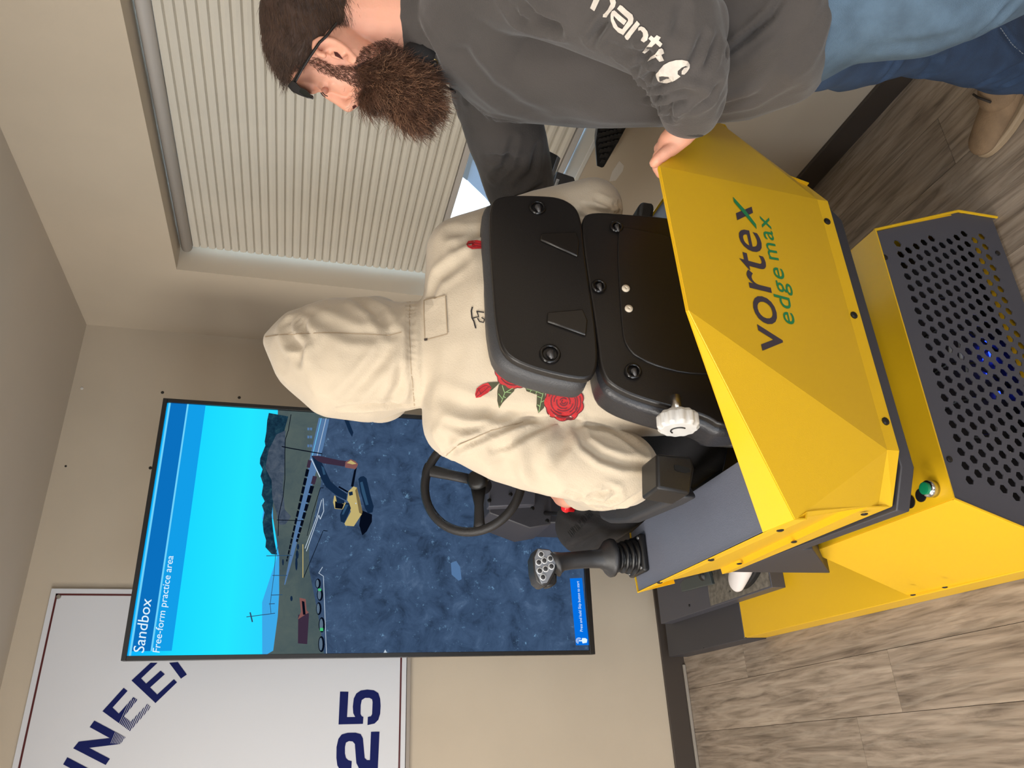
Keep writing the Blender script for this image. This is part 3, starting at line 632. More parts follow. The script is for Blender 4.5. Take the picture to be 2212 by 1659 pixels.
# perforated grille: real hexagonal holes through the sheet
def grille():
    cu = bpy.data.curves.new('g', 'CURVE'); cu.dimensions = '2D'; cu.fill_mode = 'BOTH'; cu.extrude = .0012
    def spl_(pts):
        s = cu.splines.new('POLY'); s.points.add(len(pts)-1)
        for i, (x, y) in enumerate(pts): s.points[i].co = (x, y, 0, 1)
        s.use_cyclic_u = True
    spl_([(a1+.003, zl-.002), (a2-.003, zl-.002), (2*CX-.275, .11), (2*CX-.275, .012), (.275, .012), (.275, .10)])
    # hex rows: slanted lattice measured on the plate
    r = .0097; px_, pz_ = .0280, .0245
    row = 0; z = .308
    while z > .05:
        half = (row % 2)*px_/2; x = .403+half
        n = 0
        while x < .940+(.308-z)*.27:
            if x > .398-(.308-z)*.27: spl_([(x+r*math.cos(R(60*k+30)), z+r*math.sin(R(60*k+30))) for k in range(6)])
            x += px_
        x = .403+half-px_
        while x > .398-(.308-z)*.27: spl_([(x+r*math.cos(R(60*k+30)), z+r*math.sin(R(60*k+30))) for k in range(6)]); x -= px_
        z -= pz_; row += 1
    o = bpy.data.objects.new('g', cu); COL.objects.link(o)
    dg = bpy.context.evaluated_depsgraph_get(); me = bpy.data.meshes.new_from_object(o.evaluated_get(dg)); bpy.data.objects.remove(o); bpy.data.curves.remove(cu)
    M_ = Matrix(((SA.x, 0, -SB.x, 0), (SA.y, 0, -SB.y, 0), (0, 1, 0, 0), (0, 0, 0, 1)))
    me.transform(Matrix.Translation(S(0, bB, 0)) @ M_); return me
gr = link('grille', grille(), M_g, sim)
for q in [(1912, 556), (2155, 547), (2051, 992)]: screw(onB(q, bB-.002), -SB, .0065, gr, M_bolt)
# inside: black computer case with blue lamps and pale connectors
pc = MB().prism([S(a_, 1.135, z_) for a_, z_ in [(.31, .087), (1.02, .087), (1.0, .18), (.905, .235), (.885, .335), (.385, .335)]], SB*.30).put('computer', mat('computer_black', (30, 28, 32), .6), sim, bevel=.003)
MB().box((.285, 1.092, .0836), (1.035, 1.134, .092), S).put('interior_shade_sheet', M_blk, pc)  # interior shade put in as an added black sheet over the yellow floor
M_led = emis('blue_led', (30, 60, 255), 5.); M_lb = mat('cable_label', (205, 205, 205), .5)
for q in [(2132, 742), (2122, 752), (2140, 765), (2146, 778), (2156, 795), (2128, 780), (2134, 806), (2158, 852), (2166, 820)]:
    c_ = onB(q, 1.131); MB().loft([(c_+SA*.006, .0035), (c_-SA*.006, .0035)], 8).put('blue_lamp', M_led, pc)
for q, l_ in [((2055, 757), 10), ((2076, 746), 9), ((2078, 770), 10), ((2092, 800), 9), ((2157, 926), 12), ((2182, 985), 12)]:
    c_ = onB(q, 1.12); MB().loft([(c_+SA*.008, .004), (c_-SA*.008+SZ*.004, .004)], 8).put('connector', M_lb, pc)
for k in range(5):
    a_ = .48+k*.08; MB().loft([(S(a_, 1.16, .28), .004), (S(a_+.02, 1.11, .25), .004), (S(a_+.03, 1.105, .18), .004), (S(a_-.01, 1.12, .09), .004)], 8).put('cable', M_blk, pc, smooth=True)
# ledge buttons
c_ = onZ((2016, 1056), zl+.002)
bt = MB().loft([(c_, .0165), (c_+SZ*.012, .0165), (c_+SZ*.016, .0145)], 24).put('button_ring', mat('chrome_ring', (200, 202, 204), .2, 1.), sim, smooth=True); tag(bt, 'chrome ring around the green push button')
MB().loft([(c_+SZ*.014, .0115), (c_+SZ*.022, .0115), (c_+SZ*.0225, .008)], 20).put('green_button', mat('green_button', (18, 128, 84), .3), bt)
for q, r_ in [((1990, 1070), .013), ((1966, 1084), .013)]: c_ = onZ(q, zl+.002); MB().loft([(c_, r_), (c_+SZ*.002, r_), (c_+SZ*.0022, r_*.8)], 20).put('port_plug', M_blk, sim)

# shield around the seat (sheet metal folded)
def pz(q, z): c_ = onZ(q, z); return (c_.dot(SA), c_.dot(SB), z)
K = (.533, .826, 1.0); A_ = (2*CX-.533+.006, .838, 1.0)
Pl = (.405, .972, .585); Q_ = (.326, 1.020, .585); T_ = (.278, .951, .8); Tf = (.279, 1.034, .8)
tip = (.272, 1.525, .8); bf = (.321, 1.540, .56); Po = (.406, .974, .56); Qo = (.325, 1.018, .56)
Pl = pz((1915, 972), .585); Q_ = pz((1896, 1091), .585); T_ = pz((1716, 1121), .8); Tf = pz((1649, 1149), .8); tip = pz((1377, 1280), .8)
Po = pz((1941, 974), .56); Qo = pz((1926, 1093), .56); bf = pz((1580, 1235), .56)
K = pz((1486, 671), 1.0); A_ = pz((1424, 360), 1.0)
PlR = pz((1764, 432), .585); _n = (Sp(PlR)-Sp(Pl)).cross(Sp(K)-Sp(Pl)).normalized(); _a = onP((1424, 360), Sp(Pl), _n); A_ = (_a.dot(SA), _a.dot(SB), _a.z); PoR = pz((1787, 436), .56); QR = pz((1722, 393), .585); QoR = pz((1742, 402), .56); TR_ = mir(T_); TR_ = pz((1548, 262), .8)
def shell(polys, name, m=M_y, par=sim, th=.003, bev=0):
    mb = MB()
    for pl in polys: mb.poly([Sp(x) for x in pl])
    me = mb.mesh(fix=False); b = bmesh.new(); b.from_mesh(me); bmesh.ops.remove_doubles(b, verts=b.verts, dist=.0008); bmesh.ops.recalc_face_normals(b, faces=b.faces); b.to_mesh(me); b.free()
    return link(name, me, m, par, solid=th)
center = [K, A_, PlR, Pl]
sh = shell([center, [K, Pl, T_], [T_, Pl, Q_], [A_, TR_, PlR], [TR_, QR, PlR], [Pl, PlR, PoR, Po], [Pl, Po, Qo, Q_], [PlR, QR, QoR, PoR]], 'rear_shield')
# bright top flange, narrow at the middle and wide at the console
def lerp(a, b, t): return tuple(a[i]+(b[i]-a[i])*t for i in range(3))
Kf = (K[0]+.002, K[1]+.004, K[2]); Af = (A_[0]-.002, A_[1]+.004, A_[2])
shell([[K, A_, Af, Kf], [K, Kf, Tf, T_], [A_, TR_, mir(Tf), Af]], 'top_flange', par=sh)
# consoles: side walls, tops
inn = [pz(q, .8) for q in [(1371, 1246), (1360, 1151), (1393, 1121), (1495, 1060), (1595, 994)]]
for s_ in (0, 1):
    mm = (lambda x: x) if not s_ else mir
    Tq, Qq, Qoq = (T_, Q_, Qo) if not s_ else (TR_, QR, QoR)
    Tm = mm(T_)
    def off(x, da, dz): return (x[0]+da, x[1], x[2]+dz)
    tb = [T_, tip]; 
    top0 = [T_, tip]; l1 = [off(T_, .001, -.020), off(tip, .004, -.016)]
    l2 = [off(T_, .012, -.024), off(tip, .014, -.020)]; lowb = [lerp(Q_, T_, .14), lerp(bf, tip, .10)]
    lw2 = [off(lowb[0], .012, .002), off(lowb[1], .012, .002)]; bot = [Qo, bf]
    polys = [[top0[0], top0[1], l1[1], l1[0]], [l1[0], l1[1], l2[1], l2[0]], [l2[0], l2[1], lw2[1], lw2[0]], [lw2[0], lw2[1], lowb[1], lowb[0]], [lowb[0], lowb[1], bot[1], bot[0]]]
    cs = shell([[mm(x) for x in pl] for pl in polys], 'side_rail', th=.0025)
    if not s_:
        cen = MB().poly([Sp(x) for x in [Q_, T_, l2[0], lw2[0]]]).put('gusset', M_y, cs, solid=.002)
    tp_ = [Tf, tip]+inn
    cz = [Sp(mm(x))+SZ*(-.003) for x in [off(Tf, .002, 0), off(tip, .003, 0)]+inn]
    ct = MB().prism(cz, (0, 0, -.011)).put('console_top', M_gc, sim, bevel=.0012)
    fr_ = [Sp(mm(x)) for x in [tip, inn[0], inn[1]]]
    fl = MB(); ll = [off(tip, 0, 0), inn[0], inn[1]]
    for i in range(2): fl.poly([Sp(mm(ll[i])), Sp(mm(ll[i+1])), Sp(mm(off(ll[i+1], .0, -.09))), Sp(mm(off(ll[i], .02, -.09)))])
    fl.put('front_flap', M_y, cs, solid=.002)
    ins = MB()
    for i in range(1, 4): ins.poly([Sp(mm(off(inn[i], 0, -.02))), Sp(mm(off(inn[i+1], 0, -.02))), Sp(mm(off(inn[i+1], 0, -.24))), Sp(mm(off(inn[i], 0, -.24)))])
    ins.put('inner_wall', M_g2, sim, solid=.003)
for q, a_ in [((1685, 1145), .279), ((1536, 1209), .276), ((1425, 1258), .275), ((1867, 1110), .318), ((1715, 1170), .318), ((1597, 1217), .320)]:
    screw(onA(q, a_-.002), -SA, .006, sim, M_bolt)
shn = (Sp(A_)-Sp(K)).cross(Sp(Pl)-Sp(K)).normalized()
if shn.dot(C0-Sp(K)) < 0: shn = -shn
fn = (Sp(PoR)-Sp(Po)).cross(Sp(Pl)-Sp(Po)).normalized()
if fn.dot(-SB) < 0: fn = -fn
for q in [(1785.5, 479.5), (1843, 682), (1911, 911)]: screw(onP(q, Sp(Po), fn)+fn*.001, fn, .0075, sh, M_bolt, hh=.5)
# lettering
def sh_(q): return onP(q, Sp(K), shn)+shn*.0022
M_let = mat('lettering_charcoal', (62, 54, 66), .45); M_gre = mat('lettering_green', (28, 128, 76), .45)
lt = text_on('vorte', sh_((1692, 754)), sh_((1637, 500)), sh_((1634, 760)), shn, 'lettering', M_let, sh, off=0, shear=.22, bold=.004, spacing=1.02)
def S5b(pts): return [(1400+x/3.318, 340+y/3.318) for x, y in pts]
mb = MB()
for pl in [S5b([(622, 405), (735, 358), (745, 402), (632, 455)])]: mb.poly([sh_(q) for q in pl])
mb.put('letter_x_bar', M_let, lt, fix=False)
mb = MB()
for pl in [S5b([(600, 288), (685, 380), (765, 485), (770, 520), (680, 412), (607, 325)])]: mb.poly([sh_(q)+shn*.0004 for q in pl])
mb.put('letter_x_stroke', M_gre, lt, fix=False)
text_on('edge', sh_((1726, 700)), sh_((1698, 579)), sh_((1683, 704)), shn, 'lettering', M_gre, sh, off=0, shear=.25, bold=.002, spacing=1.1)
text_on('max', sh_((1681, 564)), sh_((1658, 466)), sh_((1661, 567)), shn, 'lettering', M_gre, sh, off=0, shear=.25, bold=.002, spacing=1.1)
# dark frame under the shield
fr1 = [pz((1824, 503), .53), pz((1972, 1010), .53), pz((1962, 1105), .53), pz((1580, 1235), .55)]
fr0 = [pz((1805, 500), .545), pz((1945, 985), .545), pz((1926, 1096), .545)]
fr = MB(); zA, zB = .545, .50
ring_ = [(.92, 1.00), (.40, .982), (.318, 1.015)]
out_ = [Sp(fr1[0]), Sp(fr1[1]), Sp(fr1[2])]
inn_ = [Sp(fr0[0]), Sp(fr0[1]), Sp(fr0[2])]
frp = [S(2*CX-fr1[2][0], fr1[2][1]+.03, .553), S(fr1[0][0]+.03, fr1[0][1], .553), S(fr1[1][0], fr1[1][1], .553), S(fr1[2][0], fr1[2][1], .553), S(bf[0], bf[1], .558), S(bf[0]+.04, bf[1], .558), S(fr1[2][0]+.05, fr1[2][1]+.04, .553), S(2*CX-fr1[2][0]-.05, fr1[2][1]+.07, .553), S(2*CX-bf[0]-.04, bf[1], .558), S(2*CX-bf[0], bf[1], .558)]
fr.prism(frp, (0, 0, -.026)); fr.put('under_frame', M_g2, sim, bevel=.002)
for s_ in (0, 1):
    mm = (lambda x: x) if not s_ else mir
    g_ = MB(); a_ = .335
    tri = [(a_, bf[1]-.01, .535), (a_, 1.579, .275), (a_, 1.33, .30), (a_, 1.28, .53)]
    tri = [(onA(q, a_).dot(SA), onA(q, a_).dot(SB), onA(q, a_).z) for q in [(1580, 1236), (1793, 1238), (1756, 1187), (1700, 1190)]]
    g_.prism([Sp(mm(x)) for x in tri], SA*(.05 if not s_ else -.05)); g_.put('support_bracket', M_g2, sim, bevel=.002)
MB().box((.48, 1.34, zl+.002), (.84, 1.47, .43), S).put('seat_plinth', M_g2, sim, bevel=.004)
# steering column and wheel
col = MB()
dsh = [(1057, 1052), (1062, 1020), (1150, 1020), (1156, 1052), (1156, 1088), (1186, 1133), (1145, 1141), (1055, 1108)]
col.prism([onB(q, 1.93) for q in [(1050, 960), (1057, 1108), (1145, 1141), (1190, 1133), (1196, 960)]], SB*.16)
dash = col.put('dashboard', M_g2, sim, bevel=.003)
col = MB().prism([onB(q, 1.90) for q in [(1052, 950), (1056, 1095), (1156, 1090), (1160, 950)]], SB*.03).put('dash_face', M_g, dash, bevel=.003)
MB().prism([S(.56, 2.05, .13), S(.76, 2.05, .13), S(.76, 2.22, .13), S(.56, 2.22, .13)], (0, -.0, .70)).put('steering_post', M_g2, sim, bevel=.004)
MB().box((.50, 2.30, .083), (.78, 2.34, .5), S).put('screen_post_base', M_g2, sim)
MB().box((.58, 2.425, .083), (.68, 2.50, 1.35), S).put('screen_post', M_g2, sim, bevel=.004)
for q in [(1103, 1068), (1057, 1081), (1150, 1098), (1182, 1125)]: screw(onB(q, 1.897), -SB, .006, dash, M_bolt)
wc = onB((1021, 1040), 1.80); wn_ = (-SB*.86+SZ*.5).normalized(); dW = (wc-C0).dot(CF)
wr_ = 110*dW/F
M_wh = mat('steering_wheel_rubber', (34, 32, 32), .5, bump=.3, bscale=500)
whl = MB().ring(wc, wn_, wr_, .0115, 56, 12).put('steering_wheel', M_wh, sim, smooth=True)
def onW(q, k=0): return onP(q, wc, wn_)+wn_*k
hub = onW((1030, 1036)); 
MB().loft([(hub-wn_*.06, .022), (hub-wn_*.03, .024), (hub-wn_*.012, .027), (hub+wn_*.004, .025), (hub+wn_*.008, .016)], 24).put('hub', M_blk, whl, smooth=True)
for q, w0, w1 in [((916, 1014), .013, .016), ((1036, 1146), .020, .014), ((1118, 975), .018, .014)]:
    e_ = onW(q); d_ = (e_-hub); m_ = hub+d_*.5
    MB().loft([(hub+d_*.15-wn_*.01, (w0, .006)), (m_-wn_*.006, (w1*.85, .006)), (hub+d_*.85, (w1, .007)), (e_, (w1*1.2, .008))], 12, upv=wn_.cross(d_).normalized()).put('spoke', M_wh, whl, smooth=True)
# joystick
js = empty('joystick', onZ((1385, 1200), .797)); js.parent = sim; js.location = WM[sim].inverted() @ onZ((1385, 1200), .797); WM[js] = Matrix.Translation(onZ((1385, 1200), .797)) @ Matrix.Rotation(0, 4, 'Z')
M_jr = mat('joystick_rubber', (40, 40, 42), .42, bump=.2, bscale=700); M_bel = mat('bellows_rubber', (18, 18, 19), .35)
jb = onZ((1383, 1201), .797); bJ = jb.dot(SB)
def oj(q): return onB(q, bJ)
kq = (jb-C0).dot(CF)/F
aj = jb.dot(SA); hw = .040
MB().box((aj-hw, bJ-hw, .797), (aj+hw, bJ+hw, .812), S).put('base_plate', M_blk, js, bevel=.006, seg=3)
for da, db in ((-1, -1), (1, -1), (-1, 1), (1, 1)): screw(S(aj+da*(hw-.009), bJ+db*(hw-.009), .812), SZ, .0045, js, mat('silver_screw', (170, 170, 170), .3, 1.), hh=.7)
st_ = []
for i in range(5):
    x0 = 1372-i*11; r0 = 39-i*2.6; cy = 1202+i*.8
    st_ += [(oj((x0, cy)), (r0-9)*kq), (oj((x0-3.5, cy)), r0*kq), (oj((x0-7, cy)), r0*kq), (oj((x0-9.5, cy)), (r0-9)*kq)]
st_.append((oj((1314, 1206)), 22*kq))
MB().loft(st_, 28).put('bellows', M_bel, js, smooth=True)
MB().loft([(oj((1323, 1205)), 40*kq), (oj((1318, 1205)), 41*kq), (oj((1311, 1205)), 37*kq), (oj((1303, 1206)), 26*kq), (oj((1294, 1207)), 20*kq), (oj((1270, 1208)), 18.5*kq), (oj((1235, 1211)), 18*kq), (oj((1215, 1213)), 19*kq), (oj((1203, 1216)), 24*kq), (oj((1196, 1220)), 27*kq)], 24).put('grip', M_jr, js, smooth=True)
hd = [(1157, 1186), (1186, 1189), (1197, 1203), (1203, 1214), (1198, 1236), (1181, 1266), (1168, 1269), (1156, 1258), (1150, 1236), (1148, 1206)]
nJ = (C0-oj((1175, 1228))).normalized()
hp = MB().prism([oj(q)-SB*.012 for q in hd], SB*.045).put('grip_head', M_jr, js, bevel=.005, seg=3)
tr_ = MB().prism([oj(q)-SB*.002 for q in [(1186, 1238), (1203, 1238), (1203, 1258), (1196, 1266), (1180, 1268)]], SB*.03).put('trigger', M_blk, js, bevel=.004)
kp = [(1158.5, 1189), (1184, 1191.6), (1194, 1207), (1197, 1216), (1192.6, 1234), (1178, 1261), (1166, 1263.5), (1153.4, 1236), (1151.4, 1207)]
kpo = MB().prism([oj(q)-SB*.0135 for q in kp], SB*.003).put('key_panel', mat('grey_key_panel', (126, 130, 138), .45), js, bevel=.001)
M_rg = mat('key_ring', (196, 198, 200), .3); M_key = mat('key_rubber', (48, 48, 50), .6)
for x, y in [(1125, 1345), (1203, 1380), (1152, 1398), (1105, 1413), (1212, 1447), (1162, 1468), (1113, 1485), (1140, 1538)]:
    c_ = oj((880+x/3.95, 860+y/3.95))-SB*.0135
    rg = MB().ring(c_, -SB, .0056, .0013, 20, 6).put('key_ring', M_rg, kpo, smooth=True)
    MB().loft([(c_+SB*.001, .0043), (c_-SB*.0015, .0043), (c_-SB*.0022, .003)], 14).put('key', M_key, kpo, smooth=True)
# pedal with a roller, near the operator's foot
pd = MB(); pc_ = [(1468, 1262), (1478, 1250), (1530, 1232), (1538, 1262), (1512, 1268), (1490, 1274), (1473, 1278)]
pdl = MB().prism([onZ(q, .20) for q in pc_], (0, 0, -.012)).put('pedal', mat('pedal_steel', (92, 100, 100), .4, .6), sim, bevel=.002)
MB().loft([(onZ((1527, 1240), .19), .022), (onZ((1527, 1240), .19)+SA*.0+Vector((0, 0, 0))+SB*.02, .022)], 20).put('roller', M_blk, pdl, smooth=True)
MB().loft([(onZ((1500, 1262), .19), .007), (onZ((1500, 1262), .13)+SB*.02, .007)], 8).put('pedal_arm', M_bolt, pdl)

# ------------------------------------------------------------------ seat
seat = empty('operator_seat', S(CX, 1.2, .43), 'black operator seat with padded grey-black backrest in front of the yellow shield', 'seat')
M_sh = mat('seat_shell', (22, 19, 18), .36, bump=.12, bscale=800); M_cu = mat('seat_vinyl', (58, 58, 60), .5, bump=.35, bscale=400)
n0 = (-SB+SZ*.16).normalized(); p0 = S(CX, 1.0, 1.15)
def oS(q, k=0): return onP(q, p0, n0)+n0*k
def S2(pts): return [(960+x/3.318, 360+y/3.318) for x, y in pts]
def smoothp(P, it=2):
    for _ in range(it):
        Q = []
        for i in range(len(P)):
            a, b = P[i], P[(i+1) % len(P)]; Q += [(a[0]*.75+b[0]*.25, a[1]*.75+b[1]*.25), (a[0]*.25+b[0]*.75, a[1]*.25+b[1]*.75)]
        P = Q
    return P
def slab(px, k0, k1, name, m, par, bev, it=2, grow=1., seg=3):
    """padded slab: front outline at depth k0 in front of the shell plane, back at k1"""
    return MB().prism([oS(q, k0) for q in smoothp(px, it)], n0*(k1-k0)).put(name, m, par, bevel=bev, seg=seg, smooth=True)
def grow(P, k):
    cx = sum(p[0] for p in P)/len(P); cy = sum(p[1] for p in P)/len(P); return [(cx+(x-cx)*k, cy+(y-cy)*k) for x, y in P]
up_sh = S2([(420, 212), (700, 214), (840, 230), (950, 300), (985, 420), (1005, 640), (1062, 1000), (1092, 1240), (1100, 1420), (1060, 1520), (960, 1535), (600, 1450), (420, 1350), (372, 1180), (340, 800), (322, 480), (325, 260)])
up_cu = S2([(430, 222), (700, 212), (860, 225), (970, 330), (1010, 620), (1075, 1050), (1100, 1400), (1070, 1500), (960, 1600), (850, 1660), (480, 1570), (330, 1440), (290, 1250), (262, 900), (250, 500), (258, 300)])
slab([(x-12, y-2) for x, y in grow(up_sh, 1.03)], -.012, -.075, 'upper_back_cushion', M_cu, seat, .020, seg=4)
ub = slab(up_sh, .004, -.014, 'upper_back_shell', M_sh, seat, .004)
lo_sh = [(1254, 470), (1280, 458), (1349, 463), (1440, 470), (1640, 500), (1680, 905), (1562, 925), (1525, 900), (1461, 884), (1388, 864), (1335, 843), (1298, 812), (1288, 720), (1262, 560)]
lo_sh2 = [(x, y+(10 if y > 780 else 0)) for x, y in lo_sh]
lo_cu = [(1258, 480), (1300, 462), (1640, 500), (1690, 930), (1540, 985), (1461, 985), (1390, 970), (1345, 925), (1305, 850), (1290, 810), (1285, 700), (1262, 560)]
slab(lo_sh2, -.012, -.085, 'lower_back_cushion', mat('seat_vinyl_black', (36, 36, 40), .38, bump=.3, bscale=300), seat, .022, seg=4)
lb = slab(lo_sh, .002, -.014, 'lower_back_shell', M_sh, seat, .004)
# moulded step on the lower shell, triangular recess plates, clips, caps
slab([(1330, 500), (1350, 490), (1640, 560), (1640, 800), (1500, 815), (1400, 790), (1348, 755), (1340, 690)], .005, .0015, 'raised_panel', M_sh, lb, .002)
for tri in [S2([(680, 545), (690, 498), (940, 490), (960, 560), (950, 665)]), S2([(730, 1130), (735, 1062), (985, 1040), (1020, 1120), (1008, 1228)])]:
    MB().prism([oS(q, .0042) for q in tri], n0*.005).put('recess_rib', mat('rib_gloss', (26, 22, 19), .3), ub, bevel=.002)
for q, par, r_ in [((1160, 453), ub, .012), ((1187, 768), ub, .014), ((1330, 494), lb, .009), ((1292, 622), lb, .010), ((1366, 805), lb, .011)]:
    k_ = .006
    cl_ = MB().ring(oS(q, k_), n0, r_, .003, 24, 8).put('clip', M_blkg, par, smooth=True)
    MB().loft([(oS(q, k_-.002), r_*.45), (oS(q, k_+.003), r_*.45), (oS((q[0]+4, q[1]+12), k_+.002), r_*.2)], 12).put('clip_tongue', mat('clip_grey', (62, 60, 60), .3), cl_, smooth=True)
for q in [(1350, 627), (1356.5, 670.5)]: 
    c_ = oS(q, .005); MB().loft([(c_, .0068), (c_+n0*.002, .0066), (c_+n0*.003, .003), (c_+n0*.0028, .0018)], 20).put('cap', mat('white_cap', (205, 192, 172), .4), lb, smooth=True)
# lumbar knob
kc = oS((1461, 896), .004)
kb = MB(); kn = 12; v = []
c1 = kc; c2 = kc-SA*.022+SZ*.001
ax = (c2-c1).normalized(); u_ = ax.orthogonal().normalized(); w_ = ax.cross(u_)
def rng(c, r, lob): return [c+u_*(math.cos(t)*r*(1+lob*math.cos(12*t)))+w_*(math.sin(t)*r*(1+lob*math.cos(12*t))) for t in [2*math.pi*i/96 for i in range(96)]]
rs = [rng(c1, .026, .05), rng(c1+ax*.006, .031, .055), rng(c2, .031, .055), rng(c2+ax*.005, .027, .03)]
kb.add([x for r_ in rs for x in r_], [(i*96+k, i*96+(k+1) % 96, (i+1)*96+(k+1) % 96, (i+1)*96+k) for i in range(3) for k in range(96)]+[tuple(range(288, 384))])
ko = kb.put('lumbar_knob', mat('white_knob', (196, 194, 190), .4), seat, bevel=.0008); tag(ko, 'white ribbed lumbar knob')
MB().loft([(c1-ax*.03, .008), (c1, .008)], 14).put('knob_shaft', mat('steel', (190, 188, 184), .3, 1.), ko, smooth=True)
MB().ring(c2+ax*.0058, ax, .012, .0011, 24, 6, a0=R(20), a1=R(200)).put('knob_arrow', M_blk, ko)
# seat cushion, hinge plates, armrests
MB().box((.47, 1.12, .55), (.86, 1.56, .66), S).put('seat_cushion', mat('seat_fabric', (34, 33, 35), .8), seat, bevel=.03, seg=4)
MB().box((.50, 1.26, .43), (.83, 1.48, .55), S).put('suspension', M_blk, seat, bevel=.01)
for s_ in (0, 1):
    mm = (lambda x: x) if not s_ else mir
    MB().prism([Sp(mm(x)) for x in [(.462, 1.10, .55), (.462, 1.50, .55), (.462, 1.45, .62), (.462, 1.08, .80), (.462, 1.03, .80)]], SA*(.006 if not s_ else -.006)).put('hinge_plate', M_blkg, seat, bevel=.001)
    c_ = Sp(mm((.455, 1.09, .74))); d_ = SA*(-.03 if not s_ else .03); MB().loft([(c_, .014), (c_+d_*.6, .014), (c_+d_, .010)], 16).put('hinge_bolt', M_blk, seat, smooth=True)
    c_ = Sp(mm((.465, 1.06, .83))); MB().loft([(c_, .032), (c_-d_*.6, .03)], 24).put('recliner_cover', M_g2, seat, smooth=True, bevel=.002)
    arm = [(1290, 1092), (1295, 1122), (1312, 1130), (1352, 1128), (1440, 1090), (1470, 1074), (1440, 1020), (1400, 985), (1340, 1010), (1300, 1050)]
    A3 = [onZ(q, .895) for q in arm]; A3 = [(x.dot(SA), x.dot(SB), .895) for x in A3]
    MB().prism([Sp(mm(x)) for x in A3], (0, 0, -.035)).put('armrest', M_g2 if 0 else mat('armrest_foam', (46, 46, 49), .55, bump=.3, bscale=500), seat, bevel=.009, seg=4)
    if not s_:
        blk = [onB(q, 1.02) for q in [(1418, 979), (1495, 986), (1501, 1012), (1491, 1068), (1420, 1055)]]
        ar = MB().prism(blk, SB*.06).put('armrest_block', M_blk, seat, bevel=.005, seg=3)
        MB().prism([onB(q, 1.019) for q in smoothp([(1456, 1004), (1460, 1003), (1491, 1012), (1490, 1023), (1458, 1017)], 1)], SB*-.0006).put('slot', mat('slot_black', (4, 4, 4), .9), ar)
MB().loft([(S(.44, 1.06, .86), .011), (S(.44, 1.06, .72), .011), (S(.46, 1.10, .60), .011)], 12).put('armrest_stalk', M_blk, seat, smooth=True)
# ------------------------------------------------------------------ seated operator, seen from behind
M_skin = mat('skin', (222, 160, 134), .5, var=.06, vscale=12, bump=.15, bscale=300); M_skin.node_tree.nodes['Principled BSDF'].inputs['Subsurface Weight'].default_value = .12; M_skin.node_tree.nodes['Principled BSDF'].inputs['Subsurface Scale'].default_value = .02
M_hood = mat('cream_fleece', (188, 173, 151), .9, var=.035, vscale=14, bump=.35, bscale=420, sheen=.25)
M_pant = mat('black_denim', (24, 22, 24), .85, var=.2, vscale=40, bump=.4, bscale=500)
op = empty('person', S(CX, 1.30, .66), 'person seated in the simulator seat in a cream hooded sweatshirt with red roses', 'person')
hoodB = [ball(590, 737, 1.44, 20, 24, .03), ball(640, 757, 1.44, 55, 84, .085), ball(715, 775, 1.43, 78, 128, .125), ball(800, 778, 1.43, 72, 134, .13), ball(860, 772, 1.42, 48, 116, .12), ball(905, 768, 1.41, 40, 112, .10)]
neckB = ball(925, 765, 1.40, 45, 118, .09)
shL = ball(988, 915, 1.37, 74, 74, .085); shR = ball(992, 548, 1.41, 74, 76, .085)
tor = [ball(975, 750, 1.38, 58, 175, .10), ball(1050, 735, 1.37, 90, 225, .115), ball(1200, 740, 1.365, 90, 205, .12), ball(1380, 745, 1.38, 90, 200, .12), ball(1480, 745, 1.42, 60, 190, .13)]
armL = [shL, ball(1090, 955, 1.355, 88, 86, .075), ball(1210, 990, 1.34, 92, 84, .07), ball(1345, 1015, 1.335, 78, 80, .06)]
foreL = [ball(1345, 1020, 1.34, 74, 74, .055), ball(1305, 1045, 1.44, 66, 56, .05), ball(1262, 1060, 1.55, 44, 42, .036), ball(1248, 1064, 1.58, 34, 34, .03)]
armR = [shR, ball(1120, 500, 1.42, 76, 74, .075), ball(1278, 456, 1.42, 66, 70, .065)]
foreR = [ball(1278, 458, 1.42, 64, 68, .06), ball(1240, 475, 1.62, 50, 50, .05), ball(1205, 500, 1.78, 34, 34, .034)]
print('body1')
# body (continuous, under the clothes) with hand, legs
handL = [ball(1243, 1064, 1.60, 24, 26, .024), ball(1224, 1068, 1.66, 26, 30, .020), ball(1213, 1066, 1.69, 22, 28, .016)]
fing = []
for i, (x0, y0, x1, y1, x2, y2) in enumerate([(1206, 1074, 1195, 1068, 1190, 1060), (1211, 1081, 1203, 1076, 1197, 1068), (1219, 1087, 1212, 1083, 1204, 1076), (1228, 1091, 1222, 1088, 1213, 1082)]):
    fing.append([ball(x0+3, y0-8, 1.675, 10, 10, .009), ball(x0, y0, 1.69, 9.5, 9.5, .0088), ball(x1, y1, 1.71, 8.8, 8.8, .0085), ball(x2, y2, 1.735, 8, 8, .0078)])
fing.append([ball(1228, 1058, 1.64, 11, 11, .01), ball(1210, 1052, 1.68, 10, 10, .009), ball(1198, 1050, 1.71, 9, 9, .008)])
def Bz(a, b, z): return S(a, b, z)
hipL, hipR = Bz(.57, 1.27, .73), Bz(.76, 1.27, .73)
kneeL = atd((1262, 1135), 1.78); kneeR = Bz(.86, 1.72, .84)
toeL = onZ((1602, 1268), .134); heelL = toeL+SA*.12-SB*.21; ankL = heelL*.8+toeL*.2+Vector((0, 0, .10)); ankR = Bz(.86, 2.10, .22)
